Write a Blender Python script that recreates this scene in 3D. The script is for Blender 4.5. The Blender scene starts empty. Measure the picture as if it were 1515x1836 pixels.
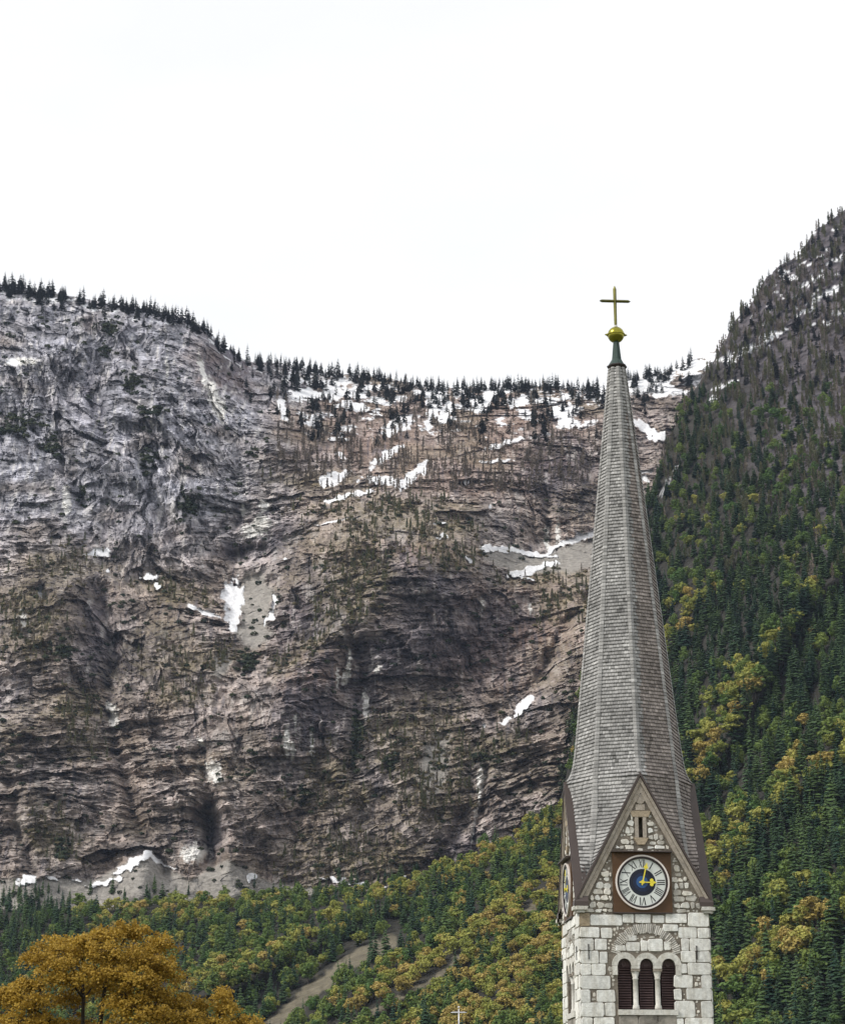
import bpy, math, random
import numpy as np
from mathutils import Vector, Matrix
from mathutils.geometry import tessellate_polygon

R = math.radians
scene = bpy.context.scene
rng = random.Random(7)
nrg = np.random.default_rng(11)

# ---------------------------------------------------------------- camera, world, sun, exposure
FPX, PW, PH = 3680.0, 1515.0, 1836.0           # focal length in pixels of the 1515 x 1836 frame
PITCH = R(17.0)
EYE = Vector((0.0, 0.0, 1.7))
cam_data = bpy.data.cameras.new("camera")
cam_data.sensor_fit = 'VERTICAL'
cam_data.sensor_height = 24.0
cam_data.lens = 24.0 * FPX / PH
cam_data.clip_start = 0.5
cam_data.clip_end = 60000.0
cam = bpy.data.objects.new("camera", cam_data)
cam.location = EYE
cam.rotation_euler = (math.pi / 2 + PITCH, 0, 0)
scene.collection.objects.link(cam)
scene.camera = cam

SUN_AZ, SUN_EL = R(-114.0), R(41.0)              # azimuth from +Y (the view), negative = left
sun_dir = Vector((math.sin(SUN_AZ) * math.cos(SUN_EL), math.cos(SUN_AZ) * math.cos(SUN_EL), math.sin(SUN_EL)))

world = bpy.data.worlds.new("World")
scene.world = world
world.use_nodes = True
wn, wl = world.node_tree.nodes, world.node_tree.links
wn.clear()
w_out = wn.new('ShaderNodeOutputWorld')
w_bg = wn.new('ShaderNodeBackground')
w_sky = wn.new('ShaderNodeTexSky')
w_sky.sky_type = 'NISHITA'
w_sky.sun_disc = False
w_sky.sun_elevation = SUN_EL
w_sky.sun_rotation = SUN_AZ
w_sky.air_density, w_sky.dust_density = 1.0, 2.0
w_scale = wn.new('ShaderNodeVectorMath'); w_scale.operation = 'SCALE'
w_scale.inputs['Scale'].default_value = 0.12
w_co = wn.new('ShaderNodeTexCoord')
w_map = wn.new('ShaderNodeMapping'); w_map.inputs['Scale'].default_value = (1.0, 1.0, 2.6)
w_noise = wn.new('ShaderNodeTexNoise')
w_noise.inputs['Scale'].default_value = 2.6
w_noise.inputs['Detail'].default_value = 5.0
w_ramp = wn.new('ShaderNodeMapRange')
w_ramp.inputs['From Min'].default_value = 0.33
w_ramp.inputs['From Max'].default_value = 0.62
w_ramp.inputs['To Min'].default_value = 0.88
w_ramp.inputs['To Max'].default_value = 1.0
w_mix = wn.new('ShaderNodeMix'); w_mix.data_type = 'RGBA'
w_mix.inputs['B'].default_value = (0.95, 0.952, 0.955, 1)
wl.new(w_sky.outputs['Color'], w_scale.inputs[0])
wl.new(w_co.outputs['Generated'], w_map.inputs['Vector'])
wl.new(w_map.outputs['Vector'], w_noise.inputs['Vector'])
wl.new(w_noise.outputs['Fac'], w_ramp.inputs['Value'])
wl.new(w_ramp.outputs['Result'], w_mix.inputs['Factor'])
wl.new(w_scale.outputs['Vector'], w_mix.inputs['A'])
wl.new(w_mix.outputs['Result'], w_bg.inputs['Color'])
w_bg.inputs["Strength"].default_value = 0.61
wl.new(w_bg.outputs['Background'], w_out.inputs['Surface'])

sun_data = bpy.data.lights.new("sun", 'SUN')
sun_data.energy = 1.5
sun_data.angle = R(10.0)
sun_data.color = (1.0, 0.955, 0.88)
sun = bpy.data.objects.new("sun", sun_data)
sun.rotation_euler = (-sun_dir).to_track_quat('-Z', 'Y').to_euler()
sun.location = (0, 0, 60)
scene.collection.objects.link(sun)

scene.view_settings.view_transform = 'Standard'
scene.view_settings.look = 'None'
scene.view_settings.gamma = 1.0
scene.view_settings.use_curve_mapping = False
scene.view_settings.exposure = 0.95
scene.cycles.max_bounces = 5
scene.cycles.diffuse_bounces = 3
scene.cycles.glossy_bounces = 2
scene.cycles.use_denoising = True

# ---------------------------------------------------------------- helpers
def link(o, parent=None):
    scene.collection.objects.link(o)
    if parent is not None:
        o.parent = parent
    return o

def tag(o, label=None, category=None, group=None, kind=None):
    if label: o["label"] = label
    if category: o["category"] = category
    if group: o["group"] = group
    if kind: o["kind"] = kind
    return o

def empty(name, loc, rz=0.0):
    o = bpy.data.objects.new(name, None)
    o.empty_display_size = 0.2
    o.location = loc
    o.rotation_euler = (0, 0, rz)
    return link(o)

def ray(px, py):
    """world direction of a photo pixel, scaled so that its forward component is 1"""
    dx = (np.asarray(px, float) - PW / 2) / FPX
    dy = (PH / 2 - np.asarray(py, float)) / FPX
    c, s = math.cos(PITCH), math.sin(PITCH)
    return dx, c - s * dy, s + c * dy

def at(px, py, Y):
    """world point on that pixel's line of sight at distance Y down the valley"""
    dx, dy, dz = ray(px, py)
    k = Y / dy
    return dx * k, Y + 0 * dx, EYE.z + dz * k

def hsh(i, j, seed):
    i = np.asarray(i).astype(np.int64).astype(np.uint64)
    j = np.asarray(j).astype(np.int64).astype(np.uint64)
    h = i * np.uint64(0x9E3779B97F4A7C15) + j * np.uint64(0xC2B2AE3D27D4EB4F) + np.uint64(seed * 7919 + 13) * np.uint64(0x165667B19E3779F9)
    h ^= h >> np.uint64(29); h *= np.uint64(0xBF58476D1CE4E5B9)
    h ^= h >> np.uint64(32); h *= np.uint64(0x94D049BB133111EB)
    h ^= h >> np.uint64(31)
    return (h >> np.uint64(40)).astype(np.float64) / float(1 << 24)

def noise(x, y, seed=0):
    x, y = np.broadcast_arrays(np.asarray(x, float), np.asarray(y, float))
    xi, yi = np.floor(x), np.floor(y)
    fx, fy = x - xi, y - yi
    u = fx * fx * fx * (fx * (fx * 6 - 15) + 10)
    v = fy * fy * fy * (fy * (fy * 6 - 15) + 10)
    def g(a, b):
        t = hsh(xi + a, yi + b, seed) * (2 * math.pi)
        return np.cos(t) * (fx - a) + np.sin(t) * (fy - b)
    n0 = g(0, 0) * (1 - u) + g(1, 0) * u
    n1 = g(0, 1) * (1 - u) + g(1, 1) * u
    return (n0 * (1 - v) + n1 * v) * 1.5

def fbm(x, y, octaves=4, seed=0, gain=0.5, ridged=False):
    t = 0; a = 1.0; s = 0
    for k in range(octaves):
        n = noise(x * 2 ** k, y * 2 ** k, seed + 31 * k)
        if ridged:
            n = 1 - 2 * np.abs(n)
        t = t + n * a; s += a; a *= gain
    return t / s

def smooth(a, b, x):
    t = np.clip((x - a) / (b - a), 0, 1)
    return t * t * (3 - 2 * t)

def rbf(points):
    """thin plate spline through (px, py, value)"""
    P = np.array(points, float)
    xy, v = P[:, :2] / 500.0, P[:, 2]
    n = len(P)
    d = np.linalg.norm(xy[:, None] - xy[None], axis=2)
    K = np.where(d > 0, d * d * np.log(d + 1e-12), 0) + np.eye(n) * 0.01
    A = np.zeros((n + 3, n + 3))
    A[:n, :n] = K; A[:n, n] = 1; A[:n, n + 1:] = xy; A[n, :n] = 1; A[n + 1:, :n] = xy.T
    w = np.linalg.solve(A, np.concatenate([v, [0, 0, 0]]))
    def f(px, py):
        px, py = np.broadcast_arrays(np.asarray(px, float) / 500.0, np.asarray(py, float) / 500.0)
        out = w[n] + w[n + 1] * px + w[n + 2] * py
        for k in range(n):
            r2 = (px - xy[k, 0]) ** 2 + (py - xy[k, 1]) ** 2
            out = out + w[k] * 0.5 * r2 * np.log(r2 + 1e-20)
        return out
    return f

def seg_dist(px, py, poly):
    """distance to a polyline, the position along it (0..1) and the signed side"""
    best = np.full(np.shape(px), 1e9); side = np.zeros(np.shape(px)); pos = np.zeros(np.shape(px))
    L = sum(math.dist(a, b) for a, b in zip(poly, poly[1:])); run = 0
    for (x0, y0), (x1, y1) in zip(poly, poly[1:]):
        dx, dy = x1 - x0, y1 - y0
        l2 = dx * dx + dy * dy
        t = np.clip(((px - x0) * dx + (py - y0) * dy) / l2, 0, 1)
        d = np.hypot(px - x0 - t * dx, py - y0 - t * dy)
        s = np.sign((px - x0) * dy - (py - y0) * dx)
        m = d < best
        best = np.where(m, d, best); side = np.where(m, s, side)
        pos = np.where(m, (run + t * math.sqrt(l2)) / L, pos)
        run += math.sqrt(l2)
    return best, pos, side

def raw_mesh(name, V, F4=None, F3=None, cols=None, mats=(), flat=True, mat_idx=None):
    """numpy arrays -> mesh; cols is a per-vertex linear RGB attribute called tint"""
    me = bpy.data.meshes.new(name)
    V = np.asarray(V, np.float32)
    me.vertices.add(len(V)); me.vertices.foreach_set("co", V.ravel())
    n4 = 0 if F4 is None else len(F4); n3 = 0 if F3 is None else len(F3)
    idx = np.concatenate([np.asarray(F4, np.int32).ravel() if n4 else np.zeros(0, np.int32),
                          np.asarray(F3, np.int32).ravel() if n3 else np.zeros(0, np.int32)])
    me.loops.add(len(idx)); me.loops.foreach_set("vertex_index", idx)
    st = np.concatenate([np.arange(n4) * 4, n4 * 4 + np.arange(n3) * 3]).astype(np.int32)
    me.polygons.add(n4 + n3); me.polygons.foreach_set("loop_start", st)
    if mat_idx is not None:
        me.polygons.foreach_set("material_index", np.asarray(mat_idx, np.int32))
    me.update(calc_edges=True)
    if cols is not None:
        c4 = np.ones((len(V), 4), np.float32); c4[:, :3] = cols
        at_ = me.color_attributes.new("tint", 'FLOAT_COLOR', 'POINT')
        at_.data.foreach_set("color", c4.ravel())
    if flat: me.shade_flat()
    else: me.shade_smooth()
    for m in mats: me.materials.append(m)
    return me

def grid_faces(n, m):
    i = np.arange(n - 1)[:, None] * m + np.arange(m - 1)[None]
    return np.stack([i, i + m, i + m + 1, i + 1], -1).reshape(-1, 4)

# ---------------------------------------------------------------- materials
def new_mat(name):
    m = bpy.data.materials.new(name); m.use_nodes = True
    nt = m.node_tree
    b = nt.nodes.get('Principled BSDF')
    return m, nt.nodes, nt.links, b

def mat_solid(name, col, rough=0.7, metal=0.0, var=0.25, scale=6.0, bump=0.0, bscale=30.0, spec=0.3, tint=False, objvar=0.0, detail=4.0):
    """colour broken up by noise, optional vertex tint, per-object variation and bump"""
    m, n, l, b = new_mat(name)
    b.inputs['Roughness'].default_value = rough
    b.inputs['Metallic'].default_value = metal
    b.inputs['Specular IOR Level'].default_value = spec
    co = n.new('ShaderNodeTexCoord')
    nz = n.new('ShaderNodeTexNoise'); nz.inputs['Scale'].default_value = scale; nz.inputs['Detail'].default_value = detail
    nz.inputs['Roughness'].default_value = 0.65
    l.new(co.outputs['Object'], nz.inputs['Vector'])
    mr = n.new('ShaderNodeMapRange'); mr.inputs['From Min'].default_value = 0.25; mr.inputs['From Max'].default_value = 0.75
    mr.inputs['To Min'].default_value = 1 - var; mr.inputs['To Max'].default_value = 1 + var
    l.new(nz.outputs['Fac'], mr.inputs['Value'])
    fac = mr.outputs['Result']
    if objvar:
        oi = n.new('ShaderNodeObjectInfo')
        m2 = n.new('ShaderNodeMapRange'); m2.inputs['To Min'].default_value = 1 - objvar; m2.inputs['To Max'].default_value = 1 + objvar
        l.new(oi.outputs['Random'], m2.inputs['Value'])
        mm = n.new('ShaderNodeMath'); mm.operation = 'MULTIPLY'
        l.new(fac, mm.inputs[0]); l.new(m2.outputs['Result'], mm.inputs[1]); fac = mm.outputs[0]
    sc = n.new('ShaderNodeVectorMath'); sc.operation = 'SCALE'
    l.new(fac, sc.inputs['Scale'])
    if tint:
        at_ = n.new('ShaderNodeAttribute'); at_.attribute_name = 'tint'
        l.new(at_.outputs['Color'], sc.inputs[0])
    else:
        sc.inputs[0].default_value = col
    l.new(sc.outputs['Vector'], b.inputs['Base Color'])
    if bump:
        n2 = n.new('ShaderNodeTexNoise'); n2.inputs['Scale'].default_value = bscale; n2.inputs['Detail'].default_value = 6
        l.new(co.outputs['Object'], n2.inputs['Vector'])
        bp = n.new('ShaderNodeBump'); bp.inputs['Strength'].default_value = 1.0; bp.inputs['Distance'].default_value = bump
        l.new(n2.outputs['Fac'], bp.inputs['Height'])
        l.new(bp.outputs['Normal'], b.inputs['Normal'])
    return m

def mat_leaf(name, c0, c1, scale, trans=0.25):
    """leaves: hue runs between two leaf colours from clump to clump and from tree to tree"""
    m, n, l, b = new_mat(name)
    b.inputs['Roughness'].default_value = 0.6
    b.inputs['Specular IOR Level'].default_value = 0.2
    co = n.new('ShaderNodeTexCoord'); oi = n.new('ShaderNodeObjectInfo')
    nz = n.new('ShaderNodeTexNoise'); nz.inputs['Scale'].default_value = scale; nz.inputs['Detail'].default_value = 3
    l.new(co.outputs['Object'], nz.inputs['Vector'])
    ad = n.new('ShaderNodeMath'); ad.operation = 'MULTIPLY_ADD'
    l.new(oi.outputs['Random'], ad.inputs[0]); ad.inputs[1].default_value = 0.9; 
    sb = n.new('ShaderNodeMath'); sb.operation = 'MULTIPLY_ADD'; sb.inputs[1].default_value = 1.4; sb.inputs[2].default_value = -0.65
    l.new(nz.outputs['Fac'], sb.inputs[0]); l.new(sb.outputs[0], ad.inputs[2])
    mx = n.new('ShaderNodeMix'); mx.data_type = 'RGBA'; mx.clamp_factor = True
    mx.inputs['A'].default_value = (*c0, 1); mx.inputs['B'].default_value = (*c1, 1)
    l.new(ad.outputs[0], mx.inputs['Factor'])
    l.new(mx.outputs['Result'], b.inputs['Base Color'])
    tr = n.new('ShaderNodeBsdfTranslucent'); l.new(mx.outputs['Result'], tr.inputs['Color'])
    ms = n.new('ShaderNodeMixShader'); ms.inputs['Fac'].default_value = trans
    l.new(b.outputs[0], ms.inputs[1]); l.new(tr.outputs[0], ms.inputs[2])
    l.new(ms.outputs[0], n['Material Output'].inputs['Surface'])
    return m
# ---------------------------------------------------------------- ground
M_ground = mat_solid("valley_ground", (0.09, 0.10, 0.05), 0.9, var=0.4, scale=0.02)
V = np.array([[-9000, -3000, 0], [9000, -3000, 0], [9000, 15000, 0], [-9000, 15000, 0]], float)
ground = link(bpy.data.objects.new("ground", raw_mesh("ground", V, [[0, 1, 2, 3]], mats=[M_ground])))
tag(ground, kind="structure")

def mat_rock(name, bump):
    m, n, l, b = new_mat(name)
    b.inputs['Roughness'].default_value = 0.85
    b.inputs['Specular IOR Level'].default_value = 0.15
    at_ = n.new('ShaderNodeAttribute'); at_.attribute_name = 'tint'
    co = n.new('ShaderNodeTexCoord')
    mp = n.new('ShaderNodeMapping'); mp.inputs['Scale'].default_value = (1, 1, 2.2)
    l.new(co.outputs['Object'], mp.inputs['Vector'])
    nz = n.new('ShaderNodeTexNoise'); nz.inputs['Scale'].default_value = 0.16; nz.inputs['Detail'].default_value = 7; nz.inputs['Roughness'].default_value = 0.75
    l.new(mp.outputs['Vector'], nz.inputs['Vector'])
    mr = n.new('ShaderNodeMapRange'); mr.inputs['From Min'].default_value = 0.3; mr.inputs['From Max'].default_value = 0.7
    mr.inputs['To Min'].default_value = 0.6; mr.inputs['To Max'].default_value = 1.45
    l.new(nz.outputs['Fac'], mr.inputs['Value'])
    # snow stays even: tint above ~0.6 is left alone
    sp = n.new('ShaderNodeSeparateColor'); l.new(at_.outputs['Color'], sp.inputs['Color'])
    sm = n.new('ShaderNodeMapRange'); sm.inputs['From Min'].default_value = 0.55; sm.inputs['From Max'].default_value = 0.75
    l.new(sp.outputs['Blue'], sm.inputs['Value'])
    mxf = n.new('ShaderNodeMix'); mxf.data_type = 'FLOAT'; mxf.inputs['B'].default_value = 1.0
    l.new(sm.outputs['Result'], mxf.inputs['Factor']); l.new(mr.outputs['Result'], mxf.inputs['A'])
    sc = n.new('ShaderNodeVectorMath'); sc.operation = 'SCALE'
    l.new(at_.outputs['Color'], sc.inputs[0]); l.new(mxf.outputs['Result'], sc.inputs['Scale'])
    l.new(sc.outputs['Vector'], b.inputs['Base Color'])
    bp = n.new('ShaderNodeBump'); bp.inputs['Distance'].default_value = bump; bp.inputs['Strength'].default_value = 0.8
    iv = n.new('ShaderNodeMath'); iv.operation = 'SUBTRACT'; iv.inputs[0].default_value = 1.0
    l.new(sm.outputs['Result'], iv.inputs[1]); l.new(iv.outputs[0], bp.inputs['Strength'])
    l.new(nz.outputs['Fac'], bp.inputs['Height']); l.new(bp.outputs['Normal'], b.inputs['Normal'])
    return m

# ---------------------------------------------------------------- far cliff
CLIFF_TOP = [(-260, 460), (-150, 480), (0, 508), (100, 526), (200, 545), (300, 559), (370, 588), (400, 619), (440, 645), (520, 655),
             (600, 668), (700, 680), (800, 698), (860, 694), (950, 692), (1000, 694), (1040, 698), (1062, 694), (1120, 674), (1190, 670),
             (1240, 640), (1300, 602), (1330, 590), (1450, 560)]
def cliff_top(px):
    p = np.array(CLIFF_TOP, float)
    return np.interp(px, p[:, 0], p[:, 1]) + 5 * fbm(np.asarray(px, float) / 40, 0.3, 3, 5)

cliff_base = rbf([
    (-250, 1700, 1690), (100, 1700, 1700), (500, 1700, 1710), (900, 1700, 1740), (1200, 1700, 1790), (1450, 1700, 1850),
    (-250, 1580, 1730), (0, 1580, 1735), (250, 1590, 1735), (500, 1590, 1765), (800, 1580, 1765), (1050, 1550, 1790), (1300, 1500, 1860),
    (-250, 1400, 1800), (100, 1400, 1785), (220, 1440, 1800), (350, 1400, 1775), (500, 1400, 1785), (700, 1400, 1800), (850, 1400, 1805), (1000, 1400, 1775),
    (-250, 1250, 1860), (0, 1250, 1830), (190, 1250, 1870), (350, 1250, 1825), (500, 1250, 1815), (650, 1250, 1860), (800, 1250, 1890), (940, 1230, 1905), (1040, 1250, 1800), (1300, 1250, 1950),
    (0, 1100, 1885), (130, 1100, 1885), (200, 1150, 1925), (330, 1130, 1885), (440, 1070, 1985), (440, 1160, 1910), (600, 1100, 1865), (750, 1100, 1890), (850, 1100, 1915), (1000, 1100, 1955), (1065, 1080, 1890),
    (0, 1000, 1930), (170, 1000, 1985), (300, 1020, 1985), (420, 990, 2015), (500, 1000, 1965), (600, 1000, 1925), (700, 990, 1915), (830, 990, 1935), (950, 985, 2065), (1060, 965, 2115), (1000, 1030, 2005), (1250, 1000, 2160),
    (-250, 900, 2010), (0, 900, 2000), (340, 900, 2020), (480, 900, 2055), (600, 900, 2025), (700, 890, 2035), (800, 900, 2060), (950, 900, 2125), (1060, 900, 2145), (1180, 900, 2160),
    (0, 780, 2060), (200, 780, 2070), (400, 780, 2090), (500, 780, 2135), (600, 780, 2220), (750, 780, 2260), (900, 780, 2250), (1060, 780, 2230), (1180, 780, 2250), (1400, 780, 2350),
    (0, 680, 2110), (200, 680, 2120), (380, 690, 2155), (480, 690, 2300), (600, 690, 2400), (800, 700, 2440), (1000, 700, 2420), (1180, 690, 2400), (1300, 620, 2460), (1450, 560, 2550),
    (-250, 500, 2200), (0, 540, 2190), (200, 565, 2190), (370, 600, 2230), (440, 650, 2350)])

GULLIES = [  # polyline, width px, depth m
    ([(165, 1050), (195, 1110), (205, 1180), (190, 1250), (205, 1330), (232, 1420), (245, 1480), (285, 1530), (300, 1565)], 13, 24),
    ([(200, 1250), (240, 1340)], 10, 10),
    ([(365, 1440), (380, 1490), (380, 1540)], 17, 60), ([(355, 1330), (372, 1400), (385, 1460)], 14, 18),
    ([(410, 1000), (440, 990), (470, 985)], 13, 26), ([(440, 1180), (400, 1240), (392, 1300)], 12, 10),
    ([(150, 560), (200, 650), (250, 720), (310, 800)], 10, 9), ([(230, 590), (330, 700), (400, 790)], 11, 10),
    ([(160, 640), (172, 730), (190, 790)], 13, 18), ([(320, 600), (400, 690), (450, 720)], 10, 10), ([(60, 560), (80, 700), (120, 840), (150, 900)], 10, 9),
    ([(20, 900), (60, 960), (90, 1000)], 10, 8), ([(250, 800), (270, 880), (310, 960)], 12, 12), ([(420, 820), (440, 900), (420, 960)], 10, 8),
    ([(630, 1120), (650, 1200), (640, 1300), (630, 1380)], 15, 15), ([(565, 1380), (600, 1300), (620, 1240)], 13, 10), ([(520, 1500), (560, 1430), (590, 1390)], 10, 10),
    ([(840, 1370), (850, 1420), (830, 1460)], 13, 18), ([(870, 1370), (868, 1430), (858, 1480), (848, 1520)], 7, 14),
    ([(960, 1230), (990, 1170), (1025, 1110), (1060, 1062)], 10, 20), ([(790, 1560), (800, 1520), (830, 1480)], 14, 14),
    ([(1170, 700), (1150, 800), (1140, 900)], 20, 16), ([(640, 740), (660, 820)], 10, 10), ([(770, 800), (800, 720)], 10, 10),
    ([(980, 880), (985, 960)], 9, 14), ([(955, 900), (960, 975)], 8, 10), ([(1045, 770), (1060, 850)], 10, 14),
    ([(130, 860), (150, 900)], 13, 22), ([(210, 610), (240, 660)], 12, 10), ([(70, 1050), (85, 1075)], 10, 18),
    ([(380, 1060), (330, 1130)], 10, 6), ([(120, 1200), (170, 1260), (180, 1320)], 12, 12), ([(20, 1380), (30, 1480), (60, 1560)], 10, 10),
]
RIBS = [([(255, 1538), (250, 1600)], 34, 26), ([(400, 1540), (420, 1610)], 42, 24), ([(50, 1585), (50, 1640)], 40, 12), ([(560, 1220), (590, 1150), (680, 1060), (760, 1010)], 26, 14),
        ([(300, 1090), (400, 1140)], 40, 12), ([(470, 1360), (510, 1280), (530, 1200)], 26, 12), ([(900, 1330), (1000, 1230), (1050, 1130)], 26, 12),
        ([(345, 880), (340, 930)], 16, 14), ([(470, 780), (520, 830), (590, 850)], 20, 12), ([(720, 1330), (760, 1440)], 30, 10)]

def ell(px, py, e):
    cx, cy, rx, ry, a = e
    a = math.radians(a); c, s = math.cos(a), math.sin(a)
    u, v = (px - cx) * c + (py - cy) * s, -(px - cx) * s + (py - cy) * c
    return np.sqrt((u / rx) ** 2 + (v / ry) ** 2)

SNOW = [(715, 763, 32, 13, -28), (706, 773, 18, 8, -20), (780, 728, 42, 12, -68), (800, 740, 10, 20, 10), (692, 818, 34, 7, -32), (742, 852, 38, 9, -42), (690, 862, 42, 8, 6), (600, 856, 28, 10, -12), (590, 866, 16, 7, 0),
        (607, 787, 22, 5, -5), (612, 817, 10, 5, 20), (1015, 738, 30, 12, -15), (1020, 760, 22, 9, 0), (1000, 735, 12, 7, 20), (905, 795, 42, 5, -16), (890, 827, 30, 3, -4), (862, 722, 24, 13, -25), (885, 700, 20, 10, 0), (507, 736, 22, 8, 60),
        (548, 705, 30, 10, 10), (597, 700, 22, 18, 0), (560, 760, 20, 5, 10), (640, 730, 26, 8, 10), (590, 685, 40, 8, 0), (530, 680, 24, 7, 0), (820, 695, 14, 16, 0), (930, 720, 24, 9, -15), (760, 705, 20, 7, 0), (505, 720, 10, 5, 0),
        (175, 992, 21, 7, -4), (195, 1022, 5, 4, 0), (270, 1035, 15, 6, 5), (281, 1050, 4, 8, 0), (420, 1085, 14, 46, 4), (412, 1070, 12, 22, -10), (490, 1090, 4, 22, 12), (480, 1112, 12, 3, -50), (365, 1096, 26, 4, 20), (345, 1088, 6, 4, 0), (76, 1063, 4, 14, -25),
        (938, 1266, 26, 8, -42), (906, 1293, 14, 4, -28), (864, 1300, 4, 4, 0), (1035, 965, 46, 6, -20), (1060, 958, 16, 7, -5), (905, 985, 40, 6, 6), (960, 994, 40, 4, 6), (990, 985, 26, 4, -30), (955, 1022, 46, 7, -14), (935, 1036, 26, 3, 10), (870, 985, 10, 5, 0),
        (795, 961, 9, 4, 0), (840, 1004, 7, 4, 30), (600, 895, 20, 4, -15), (640, 885, 30, 5, -10), (600, 935, 40, 2, -12), (790, 940, 10, 2, 0), (510, 1002, 5, 4, 0), (880, 910, 4, 6, 0), (838, 866, 4, 4, 0),
        (243, 1545, 38, 8, -32), (275, 1537, 18, 5, 25), (300, 1552, 20, 2, 18), (50, 1578, 20, 9, -15), (92, 1574, 16, 4, 22), (185, 1583, 32, 5, -16), (138, 1577, 10, 2, 0), (452, 1572, 9, 8, 0), (640, 1585, 60, 3, 8), (717, 1578, 12, 4, -35), (600, 1575, 30, 2, 0),
        (1160, 772, 30, 8, 40), (1180, 780, 14, 8, 30), (1155, 845, 12, 4, 5), (1150, 858, 14, 5, 10), (1228, 655, 34, 13, -15), (1150, 688, 40, 12, -8), (1185, 705, 20, 6, -10), (1255, 632, 40, 9, -30), (1085, 705, 22, 12, 0), (1110, 700, 10, 30, 10), (1190, 705, 12, 5, 0),
        (1215, 640, 50, 7, -18), (25, 650, 14, 6, 0), (1300, 600, 18, 14, -30), (1080, 690, 16, 8, -20), (20, 535, 10, 3, 0), (95, 538, 14, 4, 0), (275, 562, 8, 3, 0), (50, 537, 12, 3, 0), (155, 548, 12, 3, 0)]
PALE = [(625, 1195, 5, 26, 5), (618, 1215, 6, 12, 0), (656, 1262, 6, 26, 0), (678, 1200, 10, 5, -40), (605, 1215, 3, 20, 0), (385, 715, 10, 36, -15), (398, 735, 8, 22, 0), (365, 670, 5, 30, -14), (474, 907, 9, 10, 0), (455, 950, 22, 12, -10), (470, 940, 16, 18, 0), (436, 912, 4, 12, 0),
        (515, 1330, 5, 30, 0), (525, 1345, 4, 16, 0), (560, 1325, 3, 24, 0), (530, 1300, 3, 18, 0), (40, 648, 30, 7, -2), (360, 1330, 10, 5, 60), (385, 1385, 14, 22, -20), (350, 1530, 26, 16, -10), (862, 1400, 6, 26, 6), (857, 1440, 3, 30, 12), (848, 1490, 2, 25, 8),
        (1000, 955, 4, 24, 0), (980, 965, 4, 22, 0), (950, 1090, 3, 10, 0), (865, 1085, 3, 10, 0), (200, 1270, 12, 8, 60), (205, 1290, 8, 18, 10), (560, 1345, 4, 12, 0), (300, 660, 3, 20, 0), (120, 900, 8, 30, 0), (40, 1110, 8, 14, 0)]
SCREE = [(458, 1075, 34, 52, 0), (455, 1130, 32, 30, 0), (400, 1190, 14, 26, 20), (1030, 1000, 50, 26, -15), (910, 1000, 40, 18, 8), (975, 1012, 70, 16, -5), (255, 1575, 66, 32, 0), (410, 1580, 66, 40, 0), (120, 1600, 120, 24, 0), (300, 1620, 320, 40, 0), (780, 1370, 26, 60, 10)]
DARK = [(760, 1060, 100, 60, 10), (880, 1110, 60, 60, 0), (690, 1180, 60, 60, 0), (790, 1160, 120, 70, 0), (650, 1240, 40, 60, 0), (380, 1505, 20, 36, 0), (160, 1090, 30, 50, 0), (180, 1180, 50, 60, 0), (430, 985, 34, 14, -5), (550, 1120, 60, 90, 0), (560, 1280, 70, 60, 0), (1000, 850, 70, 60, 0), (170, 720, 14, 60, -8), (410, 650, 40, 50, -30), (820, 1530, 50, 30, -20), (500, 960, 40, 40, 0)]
GRASS = [(680, 920, 110, 36, 0), (640, 1010, 60, 70, 20), (620, 1090, 60, 40, -30), (540, 1170, 70, 20, -38), (810, 1000, 60, 24, 0), (780, 960, 60, 24, 0), (340, 1180, 70, 30, 0), (330, 1245, 50, 20, 0), (60, 1120, 60, 60, 0), (120, 1010, 60, 26, 0), (310, 1060, 60, 20, 10), (130, 1270, 40, 30, 0), (100, 1500, 50, 40, 20), (730, 1330, 70, 50, 0), (780, 1390, 60, 90, 0), (880, 1350, 60, 26, -20), (590, 1380, 40, 40, 0), (640, 1540, 120, 40, 0), (150, 1330, 40, 30, 0), (980, 1035, 80, 14, 0), (1010, 1080, 50, 40, 0), (550, 860, 60, 14, 0), (600, 1430, 60, 30, 0)]
RED = [(960, 1130, 90, 50, -10), (900, 1190, 80, 40, 0), (930, 1070, 80, 30, 0), (800, 830, 200, 60, 0), (900, 760, 160, 60, 0), (400, 660, 60, 40, 30), (640, 780, 120, 60, 0), (740, 990, 80, 20, 0), (560, 1200, 60, 40, -30)]

def blob(px, py, lst, soft=0.35, rough=0.35, seed=3, fr=9.0):
    n = fbm(px / fr, py / fr, 3, seed) * rough
    wx, wy = 0.6 * fr * noise(px / (fr * 1.3), py / (fr * 1.3), seed + 70), 0.4 * fr * noise(px / (fr * 1.3), py / (fr * 1.3), seed + 71)
    out = np.zeros(np.shape(px))
    for e in lst:
        x0, x1 = e[0] - 2.2 * max(e[2], e[3]), e[0] + 2.2 * max(e[2], e[3])
        y0, y1 = e[1] - 2.2 * max(e[2], e[3]), e[1] + 2.2 * max(e[2], e[3])
        m = (px > x0) & (px < x1) & (py > y0) & (py < y1)
        if not m.any(): continue
        d = ell(px[m] + wx[m], py[m] + wy[m], e) + n[m]
        out[m] = np.maximum(out[m], 1 - smooth(1 - soft, 1 + soft, d))
    return out

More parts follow.
